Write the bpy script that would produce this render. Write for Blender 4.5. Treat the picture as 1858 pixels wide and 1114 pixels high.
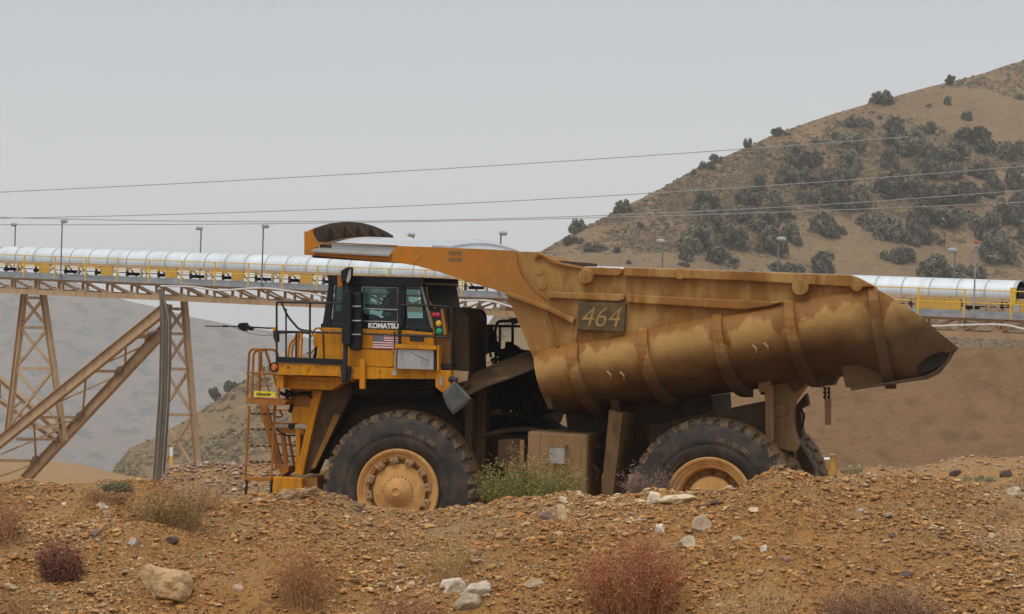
import bpy, math, random
import numpy as np
from mathutils import Vector, Matrix, noise

for o in list(bpy.data.objects):
    bpy.data.objects.remove(o)
S = bpy.context.scene
COL = S.collection
R = math.radians
random.seed(7)
rng = np.random.default_rng(7)

# ------------------------------------------------------------------ camera, sky, sun, exposure
F, CZ, U0, VH = 5100.0, 4.86, 929.0, 580.0     # focal length and horizon in pixels of the photograph, eye height
cam = bpy.data.cameras.new('camera')
cam.sensor_width = 36.0
cam.lens = F / 1858 * 36
cam.shift_y = (VH - 557) / 1858
cam.clip_start, cam.clip_end = 0.5, 20000
co = bpy.data.objects.new('camera', cam)
co.location = (0, 0, CZ)
co.rotation_euler = (R(90), 0, 0)
COL.objects.link(co)
S.camera = co

SUN_EL, SUN_AZ = 60, 205          # soft overcast light, from behind and left of the camera
W = bpy.data.worlds.new('World')
S.world = W
W.use_nodes = True
nt = W.node_tree
nt.nodes.clear()
sky = nt.nodes.new('ShaderNodeTexSky')
sky.sky_type = 'NISHITA'
sky.sun_disc = False
sky.sun_elevation = R(SUN_EL)
sky.sun_rotation = R(SUN_AZ)
bg1 = nt.nodes.new('ShaderNodeBackground')
bg1.inputs[1].default_value = 0.05
hsv = nt.nodes.new('ShaderNodeHueSaturation')      # cloud cover takes the blue out of the sky
hsv.inputs['Saturation'].default_value = 0.15
nt.links.new(sky.outputs[0], hsv.inputs['Color'])
nt.links.new(hsv.outputs[0], bg1.inputs[0])
tc = nt.nodes.new('ShaderNodeTexCoord')
sp = nt.nodes.new('ShaderNodeSeparateXYZ')
nt.links.new(tc.outputs['Generated'], sp.inputs[0])
rmp = nt.nodes.new('ShaderNodeValToRGB')
e = rmp.color_ramp.elements
e[0].position, e[0].color = 0.0, (0.455, 0.468, 0.48, 1)
e[1].position, e[1].color = 1.0, (1.32, 1.33, 1.34, 1)
m = e.new(0.13)
m.color = (0.275, 0.29, 0.31, 1)
nt.links.new(sp.outputs[2], rmp.inputs[0])
bg2 = nt.nodes.new('ShaderNodeBackground')
bg2.inputs[1].default_value = 0.93
nt.links.new(rmp.outputs[0], bg2.inputs[0])
add = nt.nodes.new('ShaderNodeAddShader')
nt.links.new(bg1.outputs[0], add.inputs[0])
nt.links.new(bg2.outputs[0], add.inputs[1])
wo = nt.nodes.new('ShaderNodeOutputWorld')
nt.links.new(add.outputs[0], wo.inputs[0])

sl = bpy.data.lights.new('sun', 'SUN')
sl.energy = 1.1
sl.angle = R(22)
sl.color = (1.0, 0.96, 0.9)
so = bpy.data.objects.new('sun', sl)
COL.objects.link(so)
az = R(SUN_AZ)
sd = Vector((math.sin(az) * math.cos(R(SUN_EL)), math.cos(az) * math.cos(R(SUN_EL)), math.sin(R(SUN_EL))))
so.rotation_euler = sd.to_track_quat('Z', 'Y').to_euler()
so.location = sd * 60

S.view_settings.view_transform = 'Standard'
S.view_settings.look = 'None'
S.view_settings.exposure = 0
S.view_settings.gamma = 1
S.render.engine = 'CYCLES'
S.cycles.use_denoising = True
S.cycles.max_bounces = 6
S.cycles.diffuse_bounces = 3
S.cycles.glossy_bounces = 3
S.cycles.transparent_max_bounces = 12
S.cycles.volume_bounces = 0

# ------------------------------------------------------------------ helpers
def ray(u, v):
    return Vector(((u - U0) / F, 1.0, (VH - v) / F))

def world(u, v, Y):
    return Vector((0, 0, CZ)) + ray(u, v) * Y

class Frame:
    """a local frame standing in the world; at(u, v, y) reads a photo point off the local plane y = const"""
    def __init__(self, mat):
        self.m = mat
        self.i = mat.inverted()
        self.o = self.i @ Vector((0, 0, CZ))
    def at(self, u, v, y=0.0):
        d = self.i.to_3x3() @ ray(u, v)
        t = (y - self.o.y) / d.y
        p = self.o + d * t
        return (p.x, p.z)
    def p3(self, u, v, y=0.0):
        x, z = self.at(u, v, y)
        return Vector((x, y, z))

def tag(o, label=None, cat=None, group=None, kind=None):
    if label: o['label'] = label
    if cat: o['category'] = cat
    if group: o['group'] = group
    if kind: o['kind'] = kind
    return o

def empty(name, loc=(0, 0, 0), rot=None, mat=None):
    o = bpy.data.objects.new(name, None)
    o.empty_display_size = 0.3
    if mat is not None: o.matrix_world = mat
    else: o.location = loc
    if rot: o.rotation_euler = rot
    COL.objects.link(o)
    return o

class MB:
    def __init__(s):
        s.v, s.f, s.mi, s.cur = [], [], [], 0
    def add(s, vs, fs):
        n = len(s.v)
        s.v += [tuple(p) for p in vs]
        s.f += [tuple(i + n for i in f) for f in fs]
        s.mi += [s.cur] * len(fs)
        return s
    def box(s, x0, x1, y0, y1, z0, z1):
        return s.prism([(x0, z0), (x1, z0), (x1, z1), (x0, z1)], y0, y1)
    def prism(s, poly, y0, y1):
        n = len(poly)
        a = sum(poly[i][0] * poly[(i + 1) % n][1] - poly[(i + 1) % n][0] * poly[i][1] for i in range(n))
        if a < 0: poly = poly[::-1]
        vs = [(x, y0, z) for x, z in poly] + [(x, y1, z) for x, z in poly]
        fs = [tuple(range(n)), tuple(range(2 * n - 1, n - 1, -1))]
        fs += [(i + n, (i + 1) % n + n, (i + 1) % n, i) for i in range(n)]
        return s.add(vs, fs)
    def bar(s, p0, p1, w, h, up=(0, 0, 1)):
        p0, p1 = Vector(p0), Vector(p1)
        d = (p1 - p0).normalized()
        up = Vector(up)
        if abs(d.dot(up)) > 0.97: up = Vector((1, 0, 0))
        a = d.cross(up).normalized() * (w / 2)
        b = a.cross(d).normalized() * (h / 2)
        vs = [p + a * i + b * j for p in (p0, p1) for i, j in ((-1, -1), (1, -1), (1, 1), (-1, 1))]
        return s.add(vs, [(3, 2, 1, 0), (4, 5, 6, 7), (0, 1, 5, 4), (1, 2, 6, 5), (2, 3, 7, 6), (3, 0, 4, 7)])
    def tube(s, pts, r, n=8):
        pts = [Vector(p) for p in pts]
        rings = []
        ref = None
        for i, p in enumerate(pts):
            d = (pts[min(i + 1, len(pts) - 1)] - pts[max(i - 1, 0)]).normalized()
            if ref is None:
                ref = Vector((0, 0, 1)) if abs(d.z) < 0.9 else Vector((1, 0, 0))
            a = d.cross(ref).normalized()
            b = a.cross(d).normalized()
            ref = b
            rr = r[i] if isinstance(r, (list, tuple)) else r
            rings.append([p + (a * math.cos(t) + b * math.sin(t)) * rr for t in [2 * math.pi * k / n for k in range(n)]])
        return s.loft(rings, True, True)
    def loft(s, rings, closed=True, caps=False):
        n = len(rings[0])
        vs = [p for r in rings for p in r]
        fs = []
        for i in range(len(rings) - 1):
            for k in range(n if closed else n - 1):
                a, b = i * n + k, i * n + (k + 1) % n
                fs.append((a, b, b + n, a + n))
        if caps:
            fs.append(tuple(range(n - 1, -1, -1)))
            fs.append(tuple(range((len(rings) - 1) * n, len(rings) * n)))
        return s.add(vs, fs)
    def lathe(s, prof, cx, cz, n=48):
        """profile of (radius, y) turned about the y axis through (cx, cz)"""
        rings = [[(cx + r * math.cos(2 * math.pi * k / n), y, cz + r * math.sin(2 * math.pi * k / n)) for k in range(n)] for r, y in prof]
        return s.loft(rings, True, False)
    def disc(s, cx, y, cz, r, n=24):
        return s.add([(cx + r * math.cos(2 * math.pi * k / n), y, cz + r * math.sin(2 * math.pi * k / n)) for k in range(n)], [tuple(range(n))])
    def build(s, name, mat, parent=None, smooth=False, bevel=0, ang=40, cols=None):
        me = bpy.data.meshes.new(name)
        me.from_pydata(s.v, [], s.f)
        for mm in (mat if isinstance(mat, (list, tuple)) else [mat]): me.materials.append(mm)
        if any(s.mi): me.polygons.foreach_set('material_index', s.mi)
        if cols is not None:
            at = me.color_attributes.new('Col', 'FLOAT_COLOR', 'POINT')
            at.data.foreach_set('color', np.asarray(cols, dtype=np.float32).ravel())
        if smooth:
            me.polygons.foreach_set('use_smooth', [True] * len(me.polygons))
            try: me.set_sharp_from_angle(angle=R(ang))
            except Exception: pass
        me.update()
        o = bpy.data.objects.new(name, me)
        COL.objects.link(o)
        if parent is not None: o.parent = parent
        if bevel:
            b = o.modifiers.new('bevel', 'BEVEL')
            b.width, b.segments, b.limit_method, b.angle_limit = bevel, 2, 'ANGLE', R(35)
        return o

def np_mesh(name, V, Fc, mat, cols=None, smooth=False, parent=None):
    me = bpy.data.meshes.new(name)
    me.from_pydata(V.tolist() if hasattr(V, 'tolist') else V, [], Fc.tolist() if hasattr(Fc, 'tolist') else Fc)
    me.materials.append(mat)
    if cols is not None:
        at = me.color_attributes.new('Col', 'FLOAT_COLOR', 'POINT')
        at.data.foreach_set('color', np.asarray(cols, dtype=np.float32).ravel())
    if smooth: me.polygons.foreach_set('use_smooth', [True] * len(me.polygons))
    o = bpy.data.objects.new(name, me)
    COL.objects.link(o)
    if parent is not None: o.parent = parent
    return o

def interp(x, pts):
    if x <= pts[0][0]:
        (a, b), (c, d) = pts[0], pts[1]
    elif x >= pts[-1][0]:
        (a, b), (c, d) = pts[-2], pts[-1]
    else:
        for k in range(len(pts) - 1):
            if pts[k][0] <= x <= pts[k + 1][0]: break
        (a, b), (c, d) = pts[k], pts[k + 1]
    return b + (d - b) * (x - a) / (c - a)

def clampi(x, pts):
    return interp(min(max(x, pts[0][0]), pts[-1][0]), pts)

def sstep(a, b, x):
    t = min(max((x - a) / (b - a), 0), 1)
    return t * t * (3 - 2 * t)

# ------------------------------------------------------------------ materials
def new_mat(name):
    mt = bpy.data.materials.new(name)
    mt.use_nodes = True
    n = mt.node_tree
    n.nodes.clear()
    out = n.nodes.new('ShaderNodeOutputMaterial')
    b = n.nodes.new('ShaderNodeBsdfPrincipled')
    n.links.new(b.outputs[0], out.inputs[0])
    return mt, n, b

def nnoise(n, vec, scale, detail=5, rough=0.55, stretch=None):
    if stretch:
        mp = n.nodes.new('ShaderNodeMapping')
        mp.inputs['Scale'].default_value = stretch
        n.links.new(vec, mp.inputs[0])
        vec = mp.outputs[0]
    t = n.nodes.new('ShaderNodeTexNoise')
    t.inputs['Scale'].default_value = scale
    t.inputs['Detail'].default_value = detail
    t.inputs['Roughness'].default_value = rough
    n.links.new(vec, t.inputs['Vector'])
    return t.outputs[0]

def nrange(n, val, a, b, lo=0.0, hi=1.0):
    t = n.nodes.new('ShaderNodeMapRange')
    for k, x in enumerate((a, b, lo, hi)): t.inputs[k + 1].default_value = x
    n.links.new(val, t.inputs[0])
    return t.outputs[0]

def nmix(n, fac, a, b):
    t = n.nodes.new('ShaderNodeMix')
    t.data_type = 'RGBA'
    if isinstance(fac, (int, float)): t.inputs[0].default_value = fac
    else: n.links.new(fac, t.inputs[0])
    for k, c in ((6, a), (7, b)):
        if isinstance(c, (tuple, list)): t.inputs[k].default_value = (*c[:3], 1)
        else: n.links.new(c, t.inputs[k])
    return t.outputs[2]

def nmath(n, op, a, b=None):
    t = n.nodes.new('ShaderNodeMath')
    t.operation = op
    for k, c in enumerate((a, b)):
        if c is None: continue
        if isinstance(c, (int, float)): t.inputs[k].default_value = c
        else: n.links.new(c, t.inputs[k])
    return t.outputs[0]

def objvec(n):
    return n.nodes.new('ShaderNodeTexCoord').outputs['Object']

def nbump(n, b, h, strength, dist=0.05):
    t = n.nodes.new('ShaderNodeBump')
    t.inputs['Strength'].default_value = strength
    t.inputs['Distance'].default_value = dist
    n.links.new(h, t.inputs['Height'])
    n.links.new(t.outputs[0], b.inputs['Normal'])

def M(name, c1, c2=None, scale=3, rough=0.6, metal=0.0, stretch=None, lo=0.35, hi=0.65,
      dirt=None, dscale=2.0, dlo=0.5, dhi=0.65, dstretch=None, damt=1.0, bump=0.0, bscale=30, spec=0.28, rough2=None):
    mt, n, b = new_mat(name)
    v = objvec(n)
    f = nrange(n, nnoise(n, v, scale, 6, 0.6, stretch), lo, hi)
    c = nmix(n, f, c1, c2 or c1)
    b.inputs['Roughness'].default_value = rough
    if dirt:
        d = nrange(n, nnoise(n, v, dscale, 7, 0.62, dstretch), dlo, dhi, 0, damt)
        c = nmix(n, d, c, dirt)
        if rough2 is not None: n.links.new(nrange(n, d, 0, 1, rough, rough2), b.inputs['Roughness'])
    n.links.new(c, b.inputs['Base Color'])
    b.inputs['Metallic'].default_value = metal
    b.inputs['Specular IOR Level'].default_value = spec
    if bump: nbump(n, b, nnoise(n, v, bscale, 4, 0.6), bump)
    return mt

def MC(name, rough=0.8, var=0.25, scale=14, bump=0.0, bscale=25, vary=0.0):
    """colour from the mesh's own colour attribute, broken up by noise"""
    mt, n, b = new_mat(name)
    a = n.nodes.new('ShaderNodeAttribute')
    a.attribute_name = 'Col'
    v = objvec(n)
    f = nrange(n, nnoise(n, v, scale, 5), 0.3, 0.7, 1 - var, 1 + var)
    if vary:
        oi = n.nodes.new('ShaderNodeObjectInfo')
        f = nmath(n, 'MULTIPLY', f, nrange(n, oi.outputs['Random'], 0, 1, 1 - vary, 1 + vary))
    t = n.nodes.new('ShaderNodeVectorMath')
    t.operation = 'SCALE'
    n.links.new(a.outputs['Color'], t.inputs[0])
    n.links.new(f, t.inputs['Scale'])
    n.links.new(t.outputs[0], b.inputs['Base Color'])
    b.inputs['Roughness'].default_value = rough
    b.inputs['Specular IOR Level'].default_value = 0.3
    if bump: nbump(n, b, nnoise(n, v, bscale, 5, 0.65), bump)
    return mt

def flat(name, c, rough=0.6, metal=0.0, spec=0.35):
    return M(name, c, tuple(x * 0.8 for x in c), scale=9, rough=rough, metal=metal, spec=spec)

MUD = (0.40, 0.25, 0.12)
K = {}
K['yellow'] = M('yellow_paint', (0.58, 0.24, 0.005), (0.49, 0.195, 0.005), 2.5, 0.42, dirt=(0.20, 0.105, 0.034), dscale=3.0, dlo=0.44, dhi=0.74, dstretch=(3.0, 3.0, 0.4), damt=0.72, bump=0.03, rough2=0.7, spec=0.16)
K['orange'] = M('orange_paint', (0.38, 0.14, 0.014), (0.30, 0.11, 0.014), 3, 0.5, dirt=(0.19, 0.09, 0.03), dscale=4, dlo=0.45, dhi=0.7, dstretch=(2, 2, 0.6), bump=0.03, rough2=0.75)
K['yellowmud'] = M('muddy_yellow_paint', (0.28, 0.125, 0.022), (0.19, 0.09, 0.024), 2, 0.6, dirt=(0.11, 0.056, 0.022), dscale=2.4, dlo=0.5, dhi=0.72, dstretch=(2, 2, 0.6), bump=0.08, rough2=0.8)
K['darkmud'] = M('dark_mud', (0.082, 0.045, 0.020), (0.040, 0.023, 0.012), 2, 0.75, dirt=(0.11, 0.06, 0.026), dscale=3, dlo=0.52, dhi=0.75, dstretch=(3, 3, 0.5), bump=0.15)
K['soot'] = M('oily_black_machinery', (0.012, 0.009, 0.007), (0.006, 0.005, 0.004), 4, 0.65, dirt=(0.04, 0.022, 0.011), dscale=5, dlo=0.58, dhi=0.78, bump=0.2, spec=0.15)
K['black'] = M('black_paint', (0.012, 0.013, 0.016), (0.008, 0.009, 0.011), 4, 0.36, dirt=(0.10, 0.075, 0.05), dscale=5, dlo=0.58, dhi=0.85, dstretch=(3, 3, 0.5), damt=0.4, bump=0.02, spec=0.25)
K['rail'] = M('dark_handrail_paint', (0.02, 0.021, 0.023), (0.014, 0.014, 0.016), 6, 0.45, dirt=(0.09, 0.065, 0.04), dscale=7, dlo=0.55, dhi=0.8)
K['wet'] = M('wet_roof_steel', (0.42, 0.43, 0.44), (0.34, 0.35, 0.36), 1.2, 0.3, dirt=(0.22, 0.13, 0.07), dscale=1.3, dlo=0.62, dhi=0.72, rough2=0.6, spec=0.6, bump=0.02, bscale=12)
K['alu'] = M('dull_aluminium', (0.40, 0.40, 0.39), (0.28, 0.28, 0.27), 3, 0.45, 0.25, stretch=(3, 3, 0.6), dirt=(0.20, 0.15, 0.10), dscale=4, dlo=0.55, dhi=0.8, dstretch=(4, 4, 0.5), damt=0.7)
K['tanbox'] = M('mud_coated_tank', (0.27, 0.16, 0.072), (0.21, 0.122, 0.055), 2.2, 0.75, dirt=(0.14, 0.075, 0.03), dscale=3, dlo=0.52, dhi=0.8, dstretch=(3, 3, 0.4), bump=0.08)
K['rubber'] = M('wet_black_rubber', (0.020, 0.0175, 0.0155), (0.030, 0.026, 0.023), 1.6, 0.5, dirt=(0.125, 0.088, 0.056), dscale=2.6, dlo=0.43, dhi=0.80, damt=0.75, bump=0.05, bscale=18, rough2=0.8)
K['tread'] = M('muddy_tread', (0.15, 0.085, 0.036), (0.21, 0.12, 0.052), 5, 0.8, dirt=(0.07, 0.042, 0.022), dscale=4, dlo=0.5, dhi=0.7, bump=0.4, bscale=14)
K['lug'] = M('worn_lug_rubber', (0.055, 0.058, 0.062), (0.03, 0.032, 0.036), 6, 0.4, dirt=(0.19, 0.12, 0.06), dlo=0.44, dhi=0.6, dscale=9, bump=0.15)
K['rim'] = M('dusty_tan_rim', (0.58, 0.315, 0.105), (0.43, 0.21, 0.066), 3.2, 0.75, dirt=(0.58, 0.38, 0.18), dscale=4.5, dlo=0.48, dhi=0.75, damt=0.8, bump=0.04)
K['clamp'] = M('dusty_clamp', (0.37, 0.25, 0.135), (0.29, 0.185, 0.095), 8, 0.8, bump=0.15)
K['galv'] = M('galvanised_steel', (0.34, 0.35, 0.36), (0.24, 0.25, 0.26), 2, 0.5, 0.4)
K['hood'] = M('bare_metal_hood', (0.66, 0.70, 0.72), (0.56, 0.60, 0.62), 0.8, 0.36, 0.6, stretch=(1.6, 0.5, 0.5), bump=0.05, bscale=2.2, dirt=(0.38, 0.36, 0.32), dscale=0.9, dlo=0.46, dhi=0.75, dstretch=(3, 0.4, 0.4), damt=0.55)
K['band'] = flat('hood_seam_band', (0.42, 0.44, 0.45), 0.45, 0.4)
K['steel'] = M('tan_painted_steel', (0.47, 0.335, 0.205), (0.41, 0.285, 0.17), 0.9, 0.7, dirt=(0.25, 0.14, 0.075), dscale=2.2, dlo=0.52, dhi=0.75, dstretch=(2.5, 2.5, 0.4), bump=0.05)
K['steeldk'] = M('brown_dirty_steel', (0.20, 0.13, 0.085), (0.14, 0.095, 0.06), 1.5, 0.75)
K['yrail'] = flat('yellow_handrail', (0.70, 0.46, 0.06), 0.5)
K['ymesh'] = M('yellow_guard', (0.60, 0.34, 0.05), (0.45, 0.26, 0.06), 2, 0.6)
K['conduit'] = M('grey_conduit', (0.15, 0.13, 0.105), (0.075, 0.066, 0.055), 3, 0.6, stretch=(3, 3, 0.1))
K['pvc'] = flat('pale_pipe', (0.62, 0.60, 0.56), 0.5)
K['wire'] = flat('weathered_wire', (0.16, 0.16, 0.165), 0.6)
K['cable'] = flat('bare_cable', (0.30, 0.30, 0.305), 0.5)
K['greyplate'] = M('wet_grey_plate', (0.10, 0.104, 0.10), (0.055, 0.055, 0.05), 3.5, 0.35, dirt=(0.20, 0.15, 0.09), dscale=3, dlo=0.58, dhi=0.72)
K['fend'] = M('muddy_fender', (0.075, 0.042, 0.019), (0.045, 0.026, 0.013), 2.2, 0.5, stretch=(0.6, 1, 2), dirt=(0.24, 0.145, 0.07), dscale=2.2, dlo=0.58, dhi=0.75, dstretch=(0.5, 1, 2.5), damt=0.55, bump=0.1)
K['flap'] = M('muddy_flap_rubber', (0.15, 0.085, 0.034), (0.11, 0.062, 0.026), 2, 0.75, dirt=(0.07, 0.04, 0.018), dscale=3, dstretch=(2, 2, 0.5), bump=0.1)
K['ledge'] = M('dull_ledge_steel', (0.27, 0.265, 0.245), (0.22, 0.215, 0.195), 2, 0.4, dirt=(0.2, 0.15, 0.09), dscale=3, dlo=0.6, dhi=0.8)
K['lampgrey'] = flat('lamp_head_grey', (0.34, 0.36, 0.38), 0.4)
K['white'] = flat('white_paint', (0.78, 0.77, 0.74), 0.5)
K['red'] = flat('flag_red', (0.42, 0.02, 0.03), 0.5)
K['blue'] = flat('flag_blue', (0.03, 0.035, 0.09), 0.5)
K['ysign'] = flat('sign_yellow', (0.80, 0.66, 0.03), 0.5)
K['ink'] = flat('black_ink', (0.02, 0.02, 0.02), 0.6)
K['lensr'] = flat('red_lens', (0.50, 0.025, 0.055), 0.25)
K['lensy'] = flat('amber_lens', (0.72, 0.45, 0.03), 0.25)
K['lensg'] = flat('green_lens', (0.02, 0.30, 0.16), 0.25)
K['lenso'] = flat('orange_lens', (0.62, 0.16, 0.03), 0.3)
K['plate'] = M('dirty_dark_plate', (0.10, 0.072, 0.030), (0.07, 0.05, 0.022), 4, 0.7, dirt=(0.19, 0.115, 0.045), dscale=5, dlo=0.5, dhi=0.75)
K['digit'] = M('painted_digits', (0.36, 0.21, 0.08), (0.24, 0.135, 0.05), 5, 0.7)
K['cloth'] = flat('dark_work_clothes', (0.03, 0.032, 0.045), 0.9)
K['hivis'] = flat('hi_vis_green', (0.32, 0.62, 0.05), 0.7)
K['skin'] = flat('skin', (0.42, 0.25, 0.17), 0.6)
K['seat'] = flat('dark_seat_cloth', (0.03, 0.03, 0.03), 0.9)

def glass_mat():
    mt = bpy.data.materials.new('tinted_window_glass')
    mt.use_nodes = True
    n = mt.node_tree
    n.nodes.clear()
    out = n.nodes.new('ShaderNodeOutputMaterial')
    tr = n.nodes.new('ShaderNodeBsdfTransparent')
    tr.inputs[0].default_value = (0.68, 0.80, 0.79, 1)
    gl = n.nodes.new('ShaderNodeBsdfGlossy')
    gl.inputs['Roughness'].default_value = 0.05
    gl.inputs['Color'].default_value = (0.9, 0.9, 0.9, 1)
    fr = n.nodes.new('ShaderNodeFresnel')
    fr.inputs[0].default_value = 1.35
    mx = n.nodes.new('ShaderNodeMixShader')
    n.links.new(fr.outputs[0], mx.inputs[0])
    n.links.new(tr.outputs[0], mx.inputs[1])
    n.links.new(gl.outputs[0], mx.inputs[2])
    n.links.new(mx.outputs[0], out.inputs[0])
    return mt
K['glass'] = glass_mat()

# ------------------------------------------------------------------ truck frame (needed by the ground below the wheels)
YAW, PITCH = R(15), R(1.25)
ROT = Matrix.Rotation(-YAW, 4, 'Z') @ Matrix.Rotation(PITCH, 4, 'Y')
HUB = world(721, 893, 54.3)
TM = Matrix.Translation(HUB - ROT @ Vector((0, 0.42, 1.53))) @ ROT
T = Frame(TM)
TI = TM.inverted()

# ------------------------------------------------------------------ ground
CREST = [(-400, 908), (0, 888), (26, 885), (69, 884), (138, 881), (198, 876), (275, 880), (320, 892), (380, 905), (440, 908), (490, 902), (520, 893), (555, 890), (600, 903), (640, 918),
         (724, 930), (800, 927), (880, 922), (960, 915), (1010, 906), (1060, 904), (1120, 899), (1180, 892), (1250, 894), (1310, 894), (1340, 886), (1375, 864), (1410, 850),
         (1440, 857), (1480, 862), (1540, 864), (1640, 868), (1700, 876), (1780, 888), (1858, 896), (2300, 900)]

def crest_y(u):
    return 34.0 + 0.5 * math.sin(u * 0.004) + 0.25 * math.sin(u * 0.017 + 1)

def ground_z(x, y):
    u = U0 + F * x / max(y, 1.0)
    yc = crest_y(u)
    zc = CZ - (clampi(u, CREST) - VH) / F * yc
    ztoe = 1.42
    near = 2.9 + (ztoe - 2.9) * sstep(2, 27, y)
    # pad under the truck, tilted like the truck
    xl = (TI @ Vector((x, y, 0))).x
    pad = -math.tan(PITCH) * min(max(xl, -6), 12) - 0.02
    heap = 1.30 * math.exp(-((y - 67) / 3.2) ** 2) * sstep(560, 500, u) * sstep(230, 330, u)
    rise = 0.85 * math.exp(-((y - 80) / 6.0) ** 2) * sstep(1380, 1560, u)
    rise += 0.5 * math.exp(-((y - 84) / 4.0) ** 2) * sstep(1640, 1760, u)
    ext = CZ - (915 - VH) / F * y
    base = pad + (min(ext, -0.3) - pad) * sstep(70, 100, y)
    base = base + heap + rise
    if y < yc:
        t = min(max((y - 28.3) / (yc - 28.3), 0), 1)
        s = 1 - (1 - t) ** 1.55
        h = near + (zc - near) * (s if y > 28.3 else 0)
    else:
        t = sstep(yc, yc + 6.0, y)
        k = (y - yc) / 6.0
        h = zc + (base - zc) * min(1, max(0, k) ** 1.4) if k < 1 else base
    # lumps
    if y < 60:
        p = Vector((x, y, 0))
        a = sstep(26, 30, y) * (1 if y < yc + 2 else max(0.25, 1 - (y - yc - 2) / 4))
        h += a * (0.12 * (noise.fractal(p * 1.1, 1.0, 2.0, 4)) + 0.05 * noise.fractal(p * 4.2 + Vector((9, 0, 0)), 0.8, 2.0, 3) * (0.5 + 0.8 * abs(noise.noise(p * 0.8 + Vector((3, 3, 0))))))
    else:
        h += 0.06 * noise.fractal(Vector((x * 0.8, y * 0.8, 3)), 1.0, 2.0, 3)
    return h

def soil_mat():
    mt, n, b = new_mat('berm_soil')
    v = objvec(n)
    big = nrange(n, nnoise(n, v, 0.30, 3, 0.5), 0.42, 0.60)
    med = nrange(n, nnoise(n, v, 2.2, 6, 0.65), 0.35, 0.68)
    fine = nrange(n, nnoise(n, v, 26, 5, 0.7), 0.32, 0.72)
    c = nmix(n, big, (0.45, 0.205, 0.056), (0.37, 0.235, 0.115))
    c = nmix(n, nmath(n, 'MULTIPLY', med, 0.55), c, (0.29, 0.145, 0.047))
    c = nmix(n, nmath(n, 'MULTIPLY', fine, 0.55), c, (0.49, 0.28, 0.095))
    vo = n.nodes.new('ShaderNodeTexVoronoi')
    vo.inputs['Scale'].default_value = 17
    n.links.new(v, vo.inputs['Vector'])
    sepc = n.nodes.new('ShaderNodeSeparateColor')
    n.links.new(vo.outputs['Color'], sepc.inputs[0])
    dk = nrange(n, sepc.outputs[0], 0.72, 0.95, 0, 0.55)
    c = nmix(n, dk, c, (0.13, 0.08, 0.045))
    n.links.new(c, b.inputs['Base Color'])
    b.inputs['Roughness'].default_value = 0.85
    b.inputs['Specular IOR Level'].default_value = 0.25
    h = nmath(n, 'ADD', nmath(n, 'MULTIPLY', vo.outputs['Distance'], -0.8), nnoise(n, v, 22, 6, 0.7))
    nbump(n, b, h, 1.0, 0.07)
    return mt
K['soil'] = soil_mat()

def build_ground():
    us = np.concatenate([np.linspace(-900, -40, 22)[:-1], np.linspace(-40, 1900, 520), np.linspace(1900, 2800, 22)[1:]])
    ys = np.concatenate([np.linspace(2.5, 27.5, 14), np.linspace(28.2, 36.5, 118), np.linspace(36.8, 48, 30)[0:], np.linspace(49, 100, 64), np.geomspace(104, 9000, 20)])
    V, Fc = [], []
    for y in ys:
        for u in us:
            x = (u - U0) / F * y
            V.append((x, float(y), ground_z(x, y) if y < 101 else CZ - (915 - VH) / F * y))
    n = len(us)
    for j in range(len(ys) - 1):
        for i in range(n - 1):
            a = j * n + i
            Fc.append((a, a + 1, a + 1 + n, a + n))
    return tag(np_mesh('ground', V, Fc, K['soil'], smooth=True), kind='structure')
build_ground()

# ------------------------------------------------------------------ hills
def hill_mat(name, cols, scale, dots=None, bump=0.5, fine=0.25, streak=None, bdist=0.5):
    mt, n, b = new_mat(name)
    v = objvec(n)
    f = nrange(n, nnoise(n, v, scale, 8, 0.62), 0.38, 0.62)
    g = nrange(n, nnoise(n, v, scale * 9, 6, 0.7), 0.35, 0.68)
    c = nmix(n, f, cols[0], cols[1])
    c = nmix(n, nmath(n, 'MULTIPLY', g, 0.6), c, cols[2])
    h_ = nrange(n, nnoise(n, v, scale * 36, 5, 0.7, (1, 1, 2.2)), 0.36, 0.66, 1 - 1.1 * fine, 1 + 0.9 * fine)
    sc_ = n.nodes.new('ShaderNodeVectorMath')
    sc_.operation = 'SCALE'
    n.links.new(c, sc_.inputs[0])
    n.links.new(h_, sc_.inputs['Scale'])
    c = sc_.outputs[0]
    if dots:
        d = nrange(n, nnoise(n, v, dots[0], 3, 0.6), dots[1], dots[2])
        c = nmix(n, d, c, dots[3])
    n.links.new(c, b.inputs['Base Color'])
    if streak:
        mp = n.nodes.new('ShaderNodeMapping')
        mp.inputs['Rotation'].default_value = (0, streak[0], 0)
        n.links.new(v, mp.inputs[0])
        g2 = nrange(n, nnoise(n, mp.outputs[0], 0.5, 6, 0.65, streak[1]), 0.46, 0.66, 0, 0.45)
        c = nmix(n, g2, c, tuple(x * 0.72 for x in cols[1]))
    b.inputs['Roughness'].default_value = 0.95
    b.inputs['Specular IOR Level'].default_value = 0.1
    nbump(n, b, nnoise(n, v, scale * 14, 6, 0.7), bump, bdist)
    return mt
K['hill'] = hill_mat('dry_grass_hillside', ((0.19, 0.125, 0.064), (0.225, 0.15, 0.075), (0.135, 0.09, 0.05)), 0.03, (0.30, 0.55, 0.72, (0.12, 0.095, 0.062)))
K['bank'] = hill_mat('cut_bank_soil', ((0.255, 0.152, 0.076), (0.215, 0.128, 0.065), (0.30, 0.185, 0.097)), 0.16, (0.9, 0.50, 0.74, (0.18, 0.108, 0.056)), 0.9, 0.10, (R(35), (2.2, 0.5, 0.5)))
K['far'] = hill_mat('far_mountain_slope', ((0.135, 0.085, 0.046), (0.19, 0.12, 0.064), (0.085, 0.056, 0.032)), 0.0045, (0.028, 0.52, 0.60, (0.016, 0.018, 0.014)), 1.0, 0.35, None, 8.0)
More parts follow.
